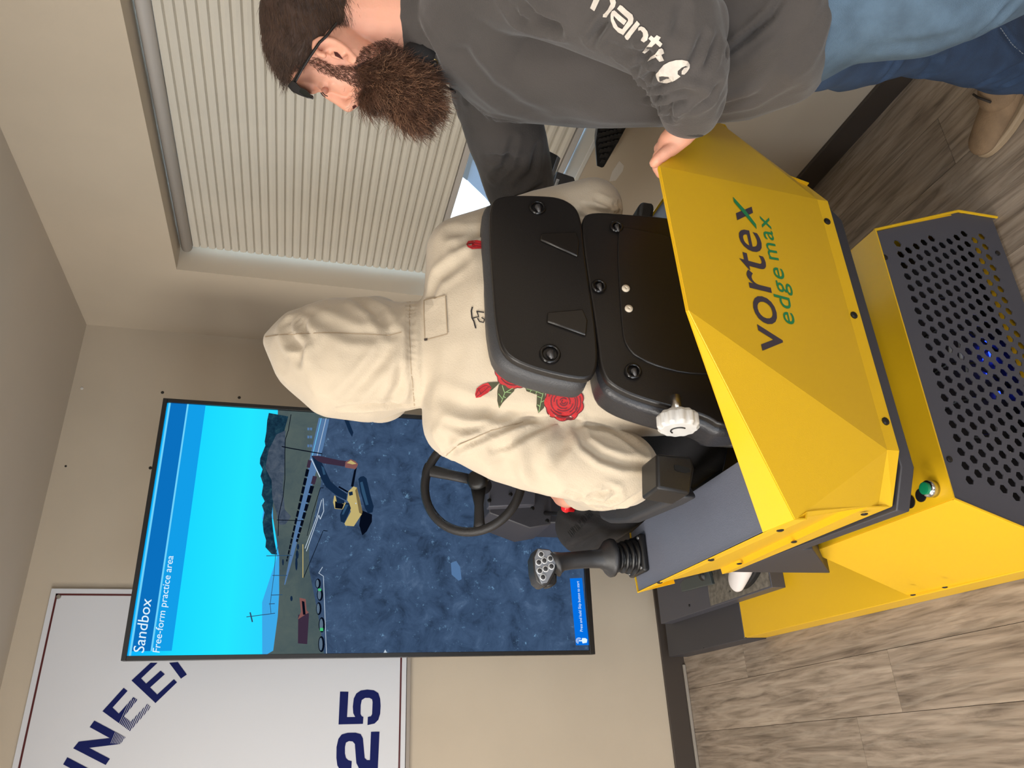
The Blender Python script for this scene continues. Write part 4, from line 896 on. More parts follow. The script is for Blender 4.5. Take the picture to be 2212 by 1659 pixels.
legs = lambda k: [[wball(hipL, .098*k), wball(hipL*.5+kneeL*.5, .086*k), wball(kneeL, .068*k)], [wball(kneeL, .068*k), wball(kneeL*.55+ankL*.45+Vector((0, -.01, .01)), .060*k), wball(ankL, .050*k)],
                  [wball(hipR, .098*k), wball(hipR*.5+kneeR*.5, .086*k), wball(kneeR, .068*k)], [wball(kneeR, .068*k), wball(kneeR*.55+ankR*.45, .060*k), wball(ankR, .050*k)],
                  [wball(hipL, .105*k), wball(hipR, .105*k)]]
sk = lambda ch, k: [scaled(b, k) for b in ch]
hc = atd((775, 775), 1.44)
body = blob([sk(hoodB[1:5], .78), [scaled(hoodB[4], .5), scaled(neckB, .5), scaled(tor[0], .6)], sk(tor, .8), sk(armL, .62), sk(foreL, .6), handL]+fing+[sk(armR, .62), sk(foreR, .62)]+legs(.8)+[[scaled(tor[4], .7), wball((hipL+hipR)/2, .10)]], .0055, 4,
            [ball(800, 770, 1.565, 10, 8, .012)])
link('body', body, M_skin, op, smooth=True)
# sweatshirt
hm = blob([hoodB, [hoodB[-1], neckB, tor[0]], [tor[0], tor[1]], tor[1:], [shL, tor[0]], [shR, tor[0]], [shL, tor[1]], [shR, tor[1]], armL, foreL, armR, foreR], .0050, 7, [ball(822, 858, 1.50, 62, 54, .06), ball(815, 690, 1.50, 60, 50, .06)])
ripple(hm, .0040, 11, (1, 1, .7), 3.)
STR = [
    ([(1245, 905), (1180, 903), (1130, 912), (1060, 935), (1000, 962), (957, 990)], .0065, .006),
    ([(1110, 900), (1060, 922), (1015, 926), (968, 916)], .008, .005), ([(1200, 908), (1140, 935), (1095, 962), (1064, 972)], .007, .005),
    ([(1240, 912), (1262, 958), (1300, 985), (1345, 1000), (1395, 1002)], .008, .007), ([(1250, 912), (1300, 925), (1350, 945), (1392, 975)], .007, .006), ([(1225, 920), (1215, 960), (1190, 1000)], .012, .006),
    ([(1228, 1062), (1265, 1080), (1310, 1082), (1332, 1072), (1330, 1058), (1310, 1052)], .006, .006), ([(1250, 1080), (1295, 1097), (1345, 1090), (1390, 1062)], .006, .005), ([(1280, 1070), (1320, 1062)], .007, .006),
    ([(640, 668), (700, 695), (760, 722), (835, 728)], .012, .003),
    ([(618, 700), (628, 735), (652, 752), (645, 775)], .011, .007), ([(632, 690), (655, 705), (668, 735)], .010, .005),
    ([(850, 728), (822, 780), (780, 830), (745, 862)], .012, .006), ([(842, 716), (812, 672), (765, 642)], .011, .006), ([(872, 800), (862, 838), (842, 868)], .010, .006), ([(700, 700), (690, 760), (705, 830)], .018, .004),
    ([(735, 882), (800, 876), (890, 874)], .007, .006),
    ([(886, 640), (884, 720), (887, 800), (893, 880)], .0055, .0055), ([(897, 640), (893, 720), (896, 800), (903, 870)], .0045, .0035),
    ([(930, 640), (945, 600), (1000, 560)], .012, .005), ([(985, 530), (1010, 520), (1035, 505)], .010, .005), ([(970, 500), (1000, 505), (1040, 500)], .012, .004),
    ([(960, 860), (1010, 880), (1080, 890), (1140, 898)], .014, .006), ([(1290, 430), (1320, 445), (1345, 440)], .006, .005), ([(1262, 450), (1300, 462), (1335, 462)], .007, .006), ([(1240, 462), (1275, 476)], .007, .006),
    ([(1060, 960), (1090, 1000), (1100, 1040)], .02, .005), ([(1150, 985), (1160, 1020), (1180, 1050)], .016, .005), ([(975, 930), (960, 950), (980, 985)], .012, .004)]
folds(hm, STR)
hbv = bvh_of(hm)
ho = link('hooded_sweatshirt', hm, M_hood, op, smooth=True)
# stitched seams, neck patch, embroidery
M_st = mat('cream_stitching', (206, 184, 152), .9); M_st2 = mat('seam_thread', (160, 140, 114), .9)  # seams and patch outline use a darker tan thread
def onhood(polys, name, m, off=.0012, step=14, par=None):
    mb = MB()
    for pl in polys: grid_decal(hbv, pl, step, off, mb)
    return mb.put(name, m, par or ho, fix=False)
onhood([ribbon(resample([(574, 728), (600, 724), (700, 719), (790, 722), (840, 725), (868, 718)], 20), 1.8)], 'hood_seam', M_st2)
onhood([ribbon(resample([(886, 645), (884, 720), (888, 800), (896, 880)], 16), 1.6), ribbon(resample([(957, 990), (990, 960), (1060, 930), (1130, 912)], 16), 1.5)], 'seam', M_st2)
pq = [(918, 650), (964, 639), (968, 722), (920, 735)]
pt_ = onhood([pq], 'neck_patch', M_hood, .0022)
onhood([ribbon(resample(pq+[pq[0]], 12), 1.8)], 'patch_stitching', M_st2, .0028)
onhood([[(918, 732), (926, 731), (926, 736), (919, 737)]], 'patch_tag', mat('dark_thread', (60, 50, 44), .9), .003, par=pt_)
def S1(pts): return [(1000+x/5.53, 640+y/5.53) for x, y in pts]
ink = mat('black_embroidery', (30, 24, 24), .8)
onhood([ribbon(S1([(118, 128), (104, 175), (113, 260), (135, 300), (158, 385)]), 3.0), ribbon(S1([(165, 180), (255, 194)]), 2.6), ribbon(S1([(170, 183), (192, 245), (120, 262)]), 2.6), ribbon(S1([(178, 262), (200, 302), (250, 314), (258, 275), (225, 255)]), 2.6)], 'embroidered_character', ink, .0016)
M_rr = mat('rose_red_thread', (176, 12, 20), .6, var=.12, vscale=60, bump=.5, bscale=900); M_rd = mat('rose_dark_thread', (92, 10, 24), .7); M_lf = mat('leaf_dark_thread', (58, 58, 36), .8); M_lv = mat('leaf_light_thread', (128, 156, 104), .8)
def scall(cx, cy, rx, ry, n, a=.07, t0=0.): return [(cx+rx*(1+a*abs(math.sin(n/2*t)))*math.cos(t+t0), cy+ry*(1+a*abs(math.sin(n/2*t)))*math.sin(t+t0)) for t in [2*math.pi*i/60 for i in range(60)]]
def arc(cx, cy, r, a0, a1, k=1.): return [(cx+r*math.cos(R(a0+(a1-a0)*i/10)), cy+r*k*math.sin(R(a0+(a1-a0)*i/10))) for i in range(11)]
def rose(cx, cy, r, nm, par=None):
    o = onhood([scall(cx, cy, r, r*.95, 9, .10)], nm+'_outline', M_rd, .0012, 8)
    onhood([scall(cx, cy, r*.95, r*.90, 9, .10)], nm, M_rr, .0018, 8, o)
    L = []
    for i, (rr_, a0, a1) in enumerate([(.82, 200, 330), (.80, 20, 150), (.66, 100, 240), (.64, 280, 420), (.5, 10, 130), (.5, 180, 300), (.36, 60, 200), (.34, 240, 380), (.2, 0, 160), (.2, 200, 320), (.1, 0, 250), (.9, 340, 400), (.74, 330, 395)]):
        L.append(ribbon(arc(cx-1, cy-1, r*rr_, a0, a1), r*.045+.5))
    onhood(L, nm+'_petal_line', M_rd, .0024, 20, o)
rose(1218, 868, 41, 'rose'); rose(1110, 802, 38, 'rose_bloom')
onhood([S1([(145, 1170), (165, 1100), (230, 1050), (300, 1030), (345, 1090), (300, 1150), (210, 1200), (155, 1205)])], 'rose_bud', M_rr, .0018, 8)
onhood([ribbon(S1([(150, 1180), (190, 1110), (270, 1060), (340, 1090)]), 1.2), ribbon(S1([(165, 1195), (230, 1150), (310, 1080)]), 1.2), ribbon(S1([(180, 1100), (215, 1170)]), 1.2)], 'bud_line', M_rd, .0024, 20)
onhood([S1([(290, 1028), (400, 1025), (450, 1018), (400, 1070), (340, 1125), (310, 1140), (350, 1090)])], 'bud_leaf', M_lf, .0016, 8)
LV = [S1([(430, 1050), (520, 1050), (625, 1080), (610, 1130), (540, 1200), (470, 1270), (435, 1330), (410, 1240), (412, 1130)]), S1([(885, 1160), (975, 1130), (985, 1230), (965, 1330), (905, 1395), (878, 1310)]), S1([(740, 1080), (830, 1080), (975, 1140), (960, 1180), (860, 1165), (760, 1130)])]
for i, l_ in enumerate(LV):
    o = onhood([l_], 'rose_leaf', M_lf, .0016, 8)
vein = [S1([(600, 1090), (500, 1150), (440, 1310)]), S1([(500, 1150), (470, 1060)]), S1([(470, 1220), (425, 1160)]), S1([(520, 1140), (580, 1150)]), S1([(480, 1190), (510, 1210)]), S1([(960, 1140), (930, 1250), (908, 1380)]), S1([(940, 1210), (890, 1190)]), S1([(930, 1260), (970, 1240)]), S1([(920, 1310), (888, 1290)]), S1([(760, 1100), (850, 1120), (950, 1160)]), S1([(820, 1110), (800, 1140)]), S1([(880, 1130), (870, 1160)])]
onhood([ribbon(v_, 1.5) for v_ in vein], 'leaf_vein', M_lv, .0022, 20)
onhood([S1([(35*0+40, 0), (41, 1)])+[(1008, 529), (1012, 522), (1030, 520), (1048, 523), (1048, 538), (1020, 539), (1011, 535)]][0:0] or [[(1008, 529), (1012, 522), (1030, 520), (1048, 523), (1048, 538), (1020, 539), (1011, 535)]], 'shoulder_rose', M_rr, .0016, 8)
onhood([ribbon([(1010, 530), (1025, 526), (1046, 530)], 1.3), ribbon([(1016, 536), (1030, 532), (1046, 536)], 1.3)], 'shoulder_rose_line', M_rd, .0022, 10)
# trousers, shoes
pm_ = blob(legs(1.0)+[[ball(1470, 745, 1.43, 50, 165, .11), wball((hipL+hipR)/2, .12, .10)]], .007, 5)
folds(pm_, [([(1200, 1080), (1240, 1110), (1300, 1120)], .01, .006), ([(1230, 1190), (1270, 1170), (1300, 1150)], .010, .006)])
ripple(pm_, .002, 16, (1, 1, 1), 9.)
pbv = bvh_of(pm_); po_ = link('trousers', pm_, M_pant, op, smooth=True)
mb = MB()
for i in range(16):
    x = 1232+i*3.0+rnd.uniform(-1, 1); y = 1155-i*3.2
    grid_decal(pbv, ribbon([(x-5, y-6), (x, y+rnd.uniform(-3, 3)), (x+4, y+6)], 1.6), 10, .0012, mb)
mb.put('knee_stitching', mat('black_thread', (12, 11, 12), .9), po_, fix=False)
def shoe(name, toe, heel, z0, m_up, m_sole, par, w=.047, hh=.075, lace=None):
    """toe, heel: floor points; a sole and a rounded upper"""
    toe, heel = Vector(toe), Vector(heel); d = (toe-heel); L = d.length; d.normalize(); s = d.cross(Vector((0, 0, 1)))
    def out(k, n=28):
        P = []
        for i in range(n):
            t = 2*math.pi*i/n; x = math.cos(t); y = math.sin(t); ww = w*(.82+.18*x)*k
            P.append(heel+d*(L*.5+x*L*.5*(.96+.04*k))+s*(ww*y*(1-.12*x*x)))
        return P
    so_ = MB().prism([p+Vector((0, 0, z0)) for p in out(1.03)], (0, 0, .022)).put(name, m_sole, par, bevel=.005, smooth=True)
    def P(t, z, u=0): return heel+d*(L*t)+s*u+Vector((0, 0, z0+z))
    st = [[wball(P(.10, .05), .036, .035), wball(P(.32, .055), .042, .042), wball(P(.60, .040), .044, .030), wball(P(.85, .032), .040, .020)], [wball(P(.12, .085), .038, .035), wball(P(.36, .065), .040, .04)]]
    um = blob(st, .004, 6)
    v, _ = arr(um); z_ = z0+.012; v[:, 2] = np.maximum(v[:, 2], z_); setv(um, v)
    return so_, um, P
M_ws = mat('shoe_white', (232, 226, 224), .5); M_bs = mat('shoe_black_sole', (22, 22, 24), .6)
fx = onZ((1606, 1256), .13)
so_, um, PP = shoe('shoe_sole', (toeL.x, toeL.y, 0), (heelL.x, heelL.y, 0), .134, M_ws, M_bs, op, w=.05)
uo = link('shoe', um, M_ws, op, smooth=True)
ubv = bvh_of(um)
mb = MB()
for pl in [[(1580, 1226), (1606, 1226), (1606, 1240), (1590, 1252), (1582, 1246)], [(1600, 1244), (1612, 1238), (1606, 1250)]]: grid_decal(ubv, pl, 6, .001, mb)
mb.put('red_panel', mat('shoe_red', (196, 70, 76), .6), uo, fix=False)
sr, um2, PP = shoe('shoe_sole', S(.86, 2.34, 0), S(.86, 2.07, 0), .134, M_ws, M_bs, op, w=.05); link('shoe', um2, M_ws, op, smooth=True)
# red stop button by the operator's hand, on a small arm of the dashboard
c_ = atd((1228, 1096), 1.68)
es = MB().loft([(c_+SB*.0+Vector((0, 0, -.012)), .010), (c_, .010), (c_+Vector((0, -.003, .005)), .0132), (c_+Vector((0, -.006, .010)), .0125), (c_+Vector((0, -.008, .0145)), .008)], 24).put('stop_button', mat('red_button', (232, 26, 34), .35), sim, smooth=True)
tag(es, 'red mushroom stop button')
MB().loft([(c_+Vector((0, 0, -.012)), .006), (c_+Vector((.03, .15, -.06)), .006), (Vector(S(.56, 1.95, .86)), .006)], 10).put('button_arm', M_blk, sim, smooth=True)
# ------------------------------------------------------------------ bearded man standing at the right of the simulator
man = empty('person', (1.02, .62, 0), 'bearded man in charcoal hoodie and blue jeans leaning with one hand on the yellow shield', 'person')
M_mh = mat('charcoal_hoodie_cloth', (70, 65, 62), .92, var=.16, vscale=5, bump=.4, bscale=450, sheen=.2)
M_jean = mat('denim_lit_leg', (76, 97, 116), .85, var=.22, vscale=26, bump=.5, bscale=600); M_jean2 = mat('denim_shaded_leg', (42, 64, 94), .85, var=.25, vscale=20, bump=.5, bscale=600)  # one denim, light put into the colour: near leg lit, far leg shaded
M_rib = mat('charcoal_rib', (58, 56, 56), .92, bump=.5, bscale=300)
DH = 1.36
# head: skull, face, neck in the pose of the photograph (profile, chin down)
skull = [ball(672, 45, DH, 100, 100, .076), ball(668, 95, DH, 90, 88, .074)]
headc = [skull, [ball(668, 95, DH, 88, 86, .072), ball(728, 120, DH, 70, 72, .064)],
         [ball(655, 160, DH, 34, 24, .052), ball(700, 150, DH, 52, 48, .056)],
         [ball(700, 150, DH, 52, 48, .056), ball(765, 165, DH, 48, 42, .048)],
         [ball(728, 120, DH, 66, 66, .060), ball(800, 150, DH, 50, 46, .048)], [ball(765, 165, DH, 46, 40, .046), ball(812, 178, DH, 42, 36, .036)], [ball(703, 184, DH-.022, 15, 12, .014), ball(704, 188, DH-.020, 13, 11, .012)],
         [ball(646, 173, DH, 18, 14, .038), ball(674, 188, DH, 15, 15, .034)],
         [ball(706, 200, DH, 12, 12, .010), ball(733, 216, DH, 14, 12, .010), ball(752, 230, DH, 13, 12, .011)],
         [ball(752, 230, DH, 12, 11, .012), ball(765, 218, DH, 13, 14, .017)], [ball(765, 218, DH, 12, 14, .016), ball(768, 195, DH, 18, 18, .02)],
         [ball(745, 190, DH, 20, 20, .03), ball(722, 178, DH, 26, 20, .044)],
         [ball(790, 214, DH, 10, 12, .02), ball(798, 208, DH, 10, 12, .018)]]
neck = [[ball(735, 40, DH, 70, 78, .055), ball(820, 40, DH+.01, 74, 82, .058), ball(905, 50, DH+.02, 82, 92, .07)]]
dE = DH-.073
def ebl(x, y, d, r, rd=.004): return ball(x, y, d, r, r, rd)
hel = [(700, 120), (688, 116), (679, 104), (680, 92), (692, 85), (708, 84), (724, 89), (740, 99), (755, 113), (768, 127), (765, 133), (756, 130)]
ear = [[ebl(*hel[i], dE+.000+.0012*max(0, i-7), 6.2, .0055), ebl(*hel[i+1], dE+.0012*max(0, i-6), 6.2, .0055)] for i in range(len(hel)-1)]
ear += [[ball(706, 100, dE+.008, 20, 14, .005), ball(738, 112, dE+.008, 16, 12, .006)], [ebl(700, 112, dE+.004, 4.5), ebl(714, 102, dE+.004, 4.5), ebl(730, 104, dE+.003, 4.5), ebl(742, 116, dE+.004, 5)], [ball(722, 120, dE+.006, 9, 6, .006), ball(734, 124, dE+.006, 8, 5, .006)], [ball(760, 124, dE+.004, 9, 8, .007), ball(764, 128, dE+.004, 8, 7, .006)]]
hd = blob(headc+neck+ear, .0024, 4)
hdb = bvh_of(hd)
# torso, arms and legs of the body itself under the clothes
chest = [ball(960, 60, 1.38, 70, 95, .12), ball(1085, 85, 1.40, 95, 165, .165), ball(1300, 85, 1.36, 110, 182, .165), ball(1500, 74, 1.32, 100, 188, .165), ball(1640, 60, 1.28, 80, 185, .17), ball(1745, 35, 1.25, 70, 172, .17)]
lumps = [ball(1322, 60, 1.12, 40, 52, .05), ball(1268, 40, 1.13, 34, 48, .05), ball(1376, 92, 1.11, 34, 46, .05), ball(1425, 150, 1.11, 44, 44, .05), ball(1440, 205, 1.15, 28, 26, .04), ball(1530, 150, 1.11, 38, 50, .045), ball(1540, 60, 1.10, 30, 60, .045), ball(1530, 215, 1.15, 34, 36, .04)]
mL = [ball(1075, -62, 1.20, 115, 112, .08), ball(1250, -18, 1.13, 118, 110, .078), ball(1432, 55, 1.08, 118, 112, .075)]
mLf = [ball(1436, 60, 1.08, 116, 108, .072), ball(1488, 150, 1.10, 82, 84, .06), ball(1492, 214, 1.15, 70, 64, .048), ball(1490, 252, 1.18, 58, 46, .04)]
mR = [ball(1050, 120, 1.52, 95, 105, .08), ball(1088, 270, 1.53, 84, 84, .072), ball(1122, 400, 1.62, 74, 74, .065), ball(1136, 455, 1.70, 62, 60, .05)]
hL, hR = (1850, 5), (1850, 80)
lgN = [ball(1830, 0, 1.20, 120, 128, .10), ball(2000, -25, 1.16, 130, 140, .095), ball(2180, -85, 1.14, 118, 120, .085)]
kN = Vector(atd((2260, -110), 1.15)); aN = Vector((.93, .20, .10))
lgN2 = [wball(kN, .075), wball(kN*.5+aN*.5, .065), wball(aN, .055)]
lgF = [ball(1835, 75, 1.36, 105, 112, .10), ball(1960, 62, 1.44, 92, 92, .09), ball(2100, 92, 1.56, 84, 86, .078), ball(2215, 138, 1.70, 76, 74, .07), ball(2245, 152, 1.76, 70, 66, .062)]
# left hand gripping the shield's corner
dG = 1.205
hand = [[ball(1494, 246, 1.19, 34, 32, .026), ball(1482, 276, 1.195, 37, 26, .024), ball(1458, 300, 1.205, 34, 24, .020), ball(1444, 318, 1.212, 26, 20, .018)],
        [ball(1470, 300, 1.20, 28, 16, .016), ball(1448, 324, 1.205, 17, 15, .014)]]
def finger(*p): return [ball(x, y, d, r, r, r*1.2/F) for x, y, d, r in p]
fgs = [finger((1455, 318, 1.198, 14.5), (1434, 333, 1.196, 14.5), (1421, 345, 1.198, 13.5), (1414, 352, 1.202, 11.5)),
       finger((1436, 315, 1.222, 13), (1421, 338, 1.24, 12), (1420, 362, 1.25, 11.5), (1427, 376, 1.252, 10)),
       finger((1440, 305, 1.24, 13), (1424, 320, 1.262, 12), (1428, 345, 1.275, 11.5), (1440, 360, 1.276, 10)),
       finger((1448, 293, 1.255, 13), (1432, 306, 1.282, 12), (1438, 330, 1.296, 11), (1450, 344, 1.298, 10)),
       finger((1458, 284, 1.265, 12), (1442, 294, 1.295, 11), (1448, 314, 1.31, 10), (1459, 325, 1.31, 9))]
hm_ = blob(hand+fgs+[[scaled(mLf[2], .6), scaled(mLf[3], .62), ball(1494, 246, 1.19, 34, 32, .026)]], .0026, 3)
handR = [[ball(1136, 455, 1.70, 30, 26, .02), ball(1150, 478, 1.76, 30, 26, .016), ball(1158, 490, 1.79, 28, 24, .014)]]+[[ball(1145+i*9, 490, 1.79, 8, 8, .008), ball(1148+i*9, 502, 1.83, 7.5, 7.5, .0075), ball(1155+i*9, 506, 1.86, 7, 7, .007)] for i in range(4)]+[[ball(1170, 475, 1.74, 9, 9, .009), ball(1185, 484, 1.78, 8, 8, .008)]]
rest = blob([sk(chest, .82), [ball(905, 50, DH+.02, 70, 80, .06), scaled(chest[0], .7)], [scaled(chest[0], .6), scaled(mL[0], .6)], [scaled(chest[0], .6), scaled(mR[0], .6)], sk(mL, .62), sk(mLf, .6), sk(mR, .62), sk(lgN, .8), sk(lgN2, .8), sk(lgF, .8), [scaled(chest[5], .75), scaled(lgN[0], .8)], [scaled(chest[5], .75), scaled(lgF[0], .8)], [scaled(lgN[2], .8), scaled(lgN2[0], .8)]]+handR, .008, 3)
bmj = bmesh.new()
for x in (hd, hm_, rest): bmj.from_mesh(x)
bod = bpy.data.meshes.new('body'); bmj.to_mesh(bod); bmj.free()
mbody = link('body', bod, M_skin, man, smooth=True)
# eye, lashes, nostril, ear canal
MB().add([tuple(p) for p in bpts(ball(702, 196, DH-.030, 8, 7, .009))], [tuple(f) for f in ICF]).put('eyelid', mat('eyelid_skin', (196, 132, 110), .5), man, smooth=True)
mb = MB()
for q0, q1, q2 in [((693, 200), (697, 206), (703, 210)), ((696, 199), (701, 205), (708, 208))]:
    mb.loft([(atd(q0, DH-.045), .0012), (atd(q1, DH-.043), .0012), (atd(q2, DH-.04), .0008)], 6)
mb.put('eyelash', mat('lash', (40, 26, 22), .6), man)
mb = MB()
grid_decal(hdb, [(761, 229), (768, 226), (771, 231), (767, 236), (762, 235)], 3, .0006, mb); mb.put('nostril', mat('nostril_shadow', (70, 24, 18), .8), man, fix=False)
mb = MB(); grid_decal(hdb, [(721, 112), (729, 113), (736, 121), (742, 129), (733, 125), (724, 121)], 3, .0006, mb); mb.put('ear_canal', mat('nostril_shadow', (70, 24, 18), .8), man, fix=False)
# hoodie
collar = [ball(885, 40, 1.39, 40, 112, .088), ball(930, 62, 1.39, 50, 118, .105)]
mm_ = blob([collar, [collar[1], chest[0]], [chest[0], chest[1]], chest[1:], [chest[0], mL[0]], [chest[1], scaled(mL[0], .95)], mL, mLf, [chest[0], scaled(mR[0], .9)], [chest[1], scaled(mR[0], .9)], mR], .0050, 5, lumps)
ripple(mm_, .0055, 8, (1, 1, .8), 21.)
MST = [([(1205, 60), (1160, 40), (1120, 5)], .010, .010), ([(1278, 88), (1292, 68), (1308, 45)], .007, .010), ([(1352, 121), (1372, 116), (1402, 122)], .008, .009), ([(1318, 100), (1340, 108), (1360, 95)], .008, .005),
       ([(1390, 172), (1402, 168), (1410, 155)], .007, .012), ([(1376, 150), (1392, 130), (1400, 112)], .008, .006), ([(1395, 186), (1420, 184), (1445, 178)], .006, .008), ([(1400, 215), (1420, 206), (1436, 206)], .006, .008), ([(1425, 228), (1465, 224), (1505, 214)], .007, .009),
       ([(1444, 252), (1450, 242), (1444, 232)], .007, .010), ([(1520, 80), (1503, 120), (1490, 160)], .008, .008), ([(1545, 90), (1530, 130), (1512, 160)], .008, .007), ([(1475, 20), (1465, 60), (1450, 90)], .010, .007), ([(1505, 230), (1530, 215), (1550, 190)], .009, .006), ([(1452, 205), (1480, 200), (1515, 205)], .007, .006), ([(1420, 100), (1440, 120), (1470, 128)], .012, .004),
       ([(1686, 0), (1665, 35), (1620, 75), (1568, 112)], .006, .009), ([(1700, 10), (1670, 55), (1610, 100), (1570, 130)], .012, .003),
       ([(1000, 120), (1060, 190), (1110, 225), (1160, 245)], .018, .006), ([(1010, 215), (1060, 252), (1110, 262)], .008, .006), ([(935, 165), (960, 200), (985, 232)], .010, .006),
       ([(1095, 0), (1120, 40), (1180, 62), (1205, 62)], .010, .008), ([(905, 60), (930, 110), (950, 160)], .010, .005), ([(1250, 190), (1330, 215), (1400, 220)], .03, .005), ([(1590, 180), (1640, 170), (1700, 120), (1730, 60)], .02, .006), ([(1560, 230), (1620, 215), (1680, 180)], .012, .005),
       ([(1068, 385), (1095, 350), (1110, 300)], .008, .007), ([(1120, 400), (1150, 370), (1160, 320)], .010, .006), ([(1052, 340), (1085, 340), (1120, 345)], .008, .006), ([(1100, 430), (1140, 420), (1170, 400)], .008, .006), ([(1790, 0), (1765, 60), (1730, 130)], .012, .004)]
folds(mm_, MST)
mbv = bvh_of(mm_)
mh = link('hoodie', mm_, M_mh, man, smooth=True)
def onm(polys, name, m, off=.0014, step=10, par=None, bv=None):
    mb = MB()
    for pl in polys: grid_decal(bv or mbv, pl, step, off, mb)
    return mb.put(name, m, par or mh, fix=False)
# cuff and hem ribs, hood edge, cord
MB().loft([(atd((1482, 262), 1.183), (.036, .030)), (atd((1477, 277), 1.190), (.034, .028))], 28).put('cuff', M_rib, mh, smooth=True)
M_print = mat('cracked_white_print', (206, 196, 184), .7, var=.12, vscale=90)
def ZS(pts): return [(1260+x/7.373, y/7.373) for x, y in pts]
LT = [ZS([(115, 130), (185, -40), (285, -40), (185, 180)]), ZS([(420, -30), (505, -30), (528, 40), (510, 110), (450, 180), (370, 265), (308, 262), (315, 225), (395, 160), (440, 70)]),
      ZS([(545, 140), (590, 82), (625, 95), (700, 165), (790, 235), (808, 300), (795, 370), (640, 555), (560, 515), (480, 430), (450, 330), (442, 230), (460, 185), (500, 170), (530, 195), (700, 330), (655, 400), (540, 310), (485, 255), (482, 300), (520, 370), (560, 430), (628, 465), (720, 330), (718, 300), (560, 160)]),
      ZS([(860, 330), (910, 385), (720, 635), (690, 625), (662, 575)]), ZS([(885, 440), (930, 418), (980, 440), (1030, 500), (1042, 560), (1020, 640), (965, 680), (920, 655), (925, 630), (960, 580), (955, 520), (920, 480), (880, 490)]),
      ZS([(1085, 562), (1130, 600), (1175, 552), (1232, 585), (1200, 640), (1252, 690), (1215, 750), (1150, 690), (975, 860), (932, 835), (950, 800), (1080, 655), (1038, 615)]),
      ZS([(1235, 765), (1262, 790), (1278, 845), (1235, 870), (1280, 965), (1205, 985), (1165, 910), (1030, 990), (1080, 920), (1150, 860), (1200, 780)])]
for pl in LT: onm([pl], 'printed_letter', M_print)
onm([[(1260+x/7.373, y/7.373) for x, y in [(1175, 1240), (1170, 1180), (1200, 1120), (1270, 1040), (1370, 985), (1480, 955), (1580, 950), (1650, 970), (1690, 1030), (1688, 1080), (1650, 1140), (1600, 1185), (1560, 1180), (1562, 1130), (1600, 1080), (1655, 1062), (1620, 1050), (1560, 1075), (1510, 1130), (1505, 1180), (1545, 1215), (1500, 1250), (1420, 1300), (1340, 1328), (1270, 1322), (1200, 1290)]]], 'printed_logo', M_print)
def tubepx(pts, r, name, m, par, n=8):
    return MB().loft([(atd((x, y), d), r) for x, y, d in pts], n).put(name, m, par, smooth=True)
def surf(q, off, bv=None):
    p, n = hit(bv or mbv, q); return (p+n*off) if p is not None else None
cord = [surf(q, .003) for q in resample([(938, 131), (944, 150), (948, 168), (960, 184), (978, 194), (985, 199)], 5)]; cord = [c for c in cord if c is not None]
if len(cord) > 2: MB().loft([(c, .0028) for c in cord], 8).put('drawcord', M_rib, mh, smooth=True)
for q in [(938, 133), (934, 156)]:
    p_, n_ = hit(mbv, q)
    if p_ is not None: MB().ring(p_+n_*.001, n_, .0058, .0014, 20, 6).put('eyelet', mat('brass_eyelet', (170, 150, 96), .3, 1.), mh, smooth=True)
pk = [surf(q, .0015) for q in resample([(1688, 2), (1660, 45), (1615, 84), (1568, 118)], 8)]; pk = [c for c in pk if c is not None]
if 0: MB().loft([(c, (.004, .0015)) for c in pk], 8, upv=(0, 0, 1)).put('pocket_edge', M_rib, mh, smooth=True)
# dark undershirt at the throat
MB().loft([(atd((888, 120), 1.375), (.02, .05)), (atd((905, 140), 1.375), (.035, .07)), (atd((930, 150), 1.38), (.03, .07))], 20, upv=-CR).put('undershirt', mat('black_cotton', (22, 21, 22), .9), man, smooth=True)
# jeans
jl = blob([lgN, [lgN[2], lgN2[0]], lgN2, [scaled(chest[5], .9), lgN[0]]], .007, 6); ripple(jl, .0035, 10, (1, 1, 1), 40.)
folds(jl, [([(2117, 72), (2150, 45), (2184, 10)], .008, .006), ([(1900, 100), (1990, 95), (2060, 80)], .012, .003)])
jo = link('jeans', jl, M_jean, man, smooth=True)
jr = blob([lgF, [scaled(chest[5], .88), lgF[0]]], .007, 6); ripple(jr, .005, 9, (1, 1, 1), 60.)
folds(jr, [([(2150, 190), (2190, 172), (2215, 165)], .008, .008), ([(2120, 180), (2160, 160), (2205, 140)], .009, .006), ([(2000, 160), (2020, 130), (2010, 110)], .012, .006), ([(1912, 168), (1930, 140), (1945, 120)], .010, .008), ([(2160, 60), (2190, 100), (2215, 120)], .006, .003)])
jrb = bvh_of(jr); jro = link('trouser_leg', jr, M_jean2, jo, smooth=True); tag(jro, 'far trouser leg of the blue jeans, coloured darker for its shade')
stt = [surf(q, .001, jrb) for q in resample([(2160, 60), (2185, 95), (2211, 118)], 6)]
mb = MB()
for i in range(0, len(stt)-1):
    if stt[i] is not None and stt[i+1] is not None: mb.loft([(stt[i], .0009), (stt[i]*.4+stt[i+1]*.6, .0009)], 5)
if mb.v: mb.put('seam_stitching', mat('denim_thread', (120, 130, 140), .8), jro)
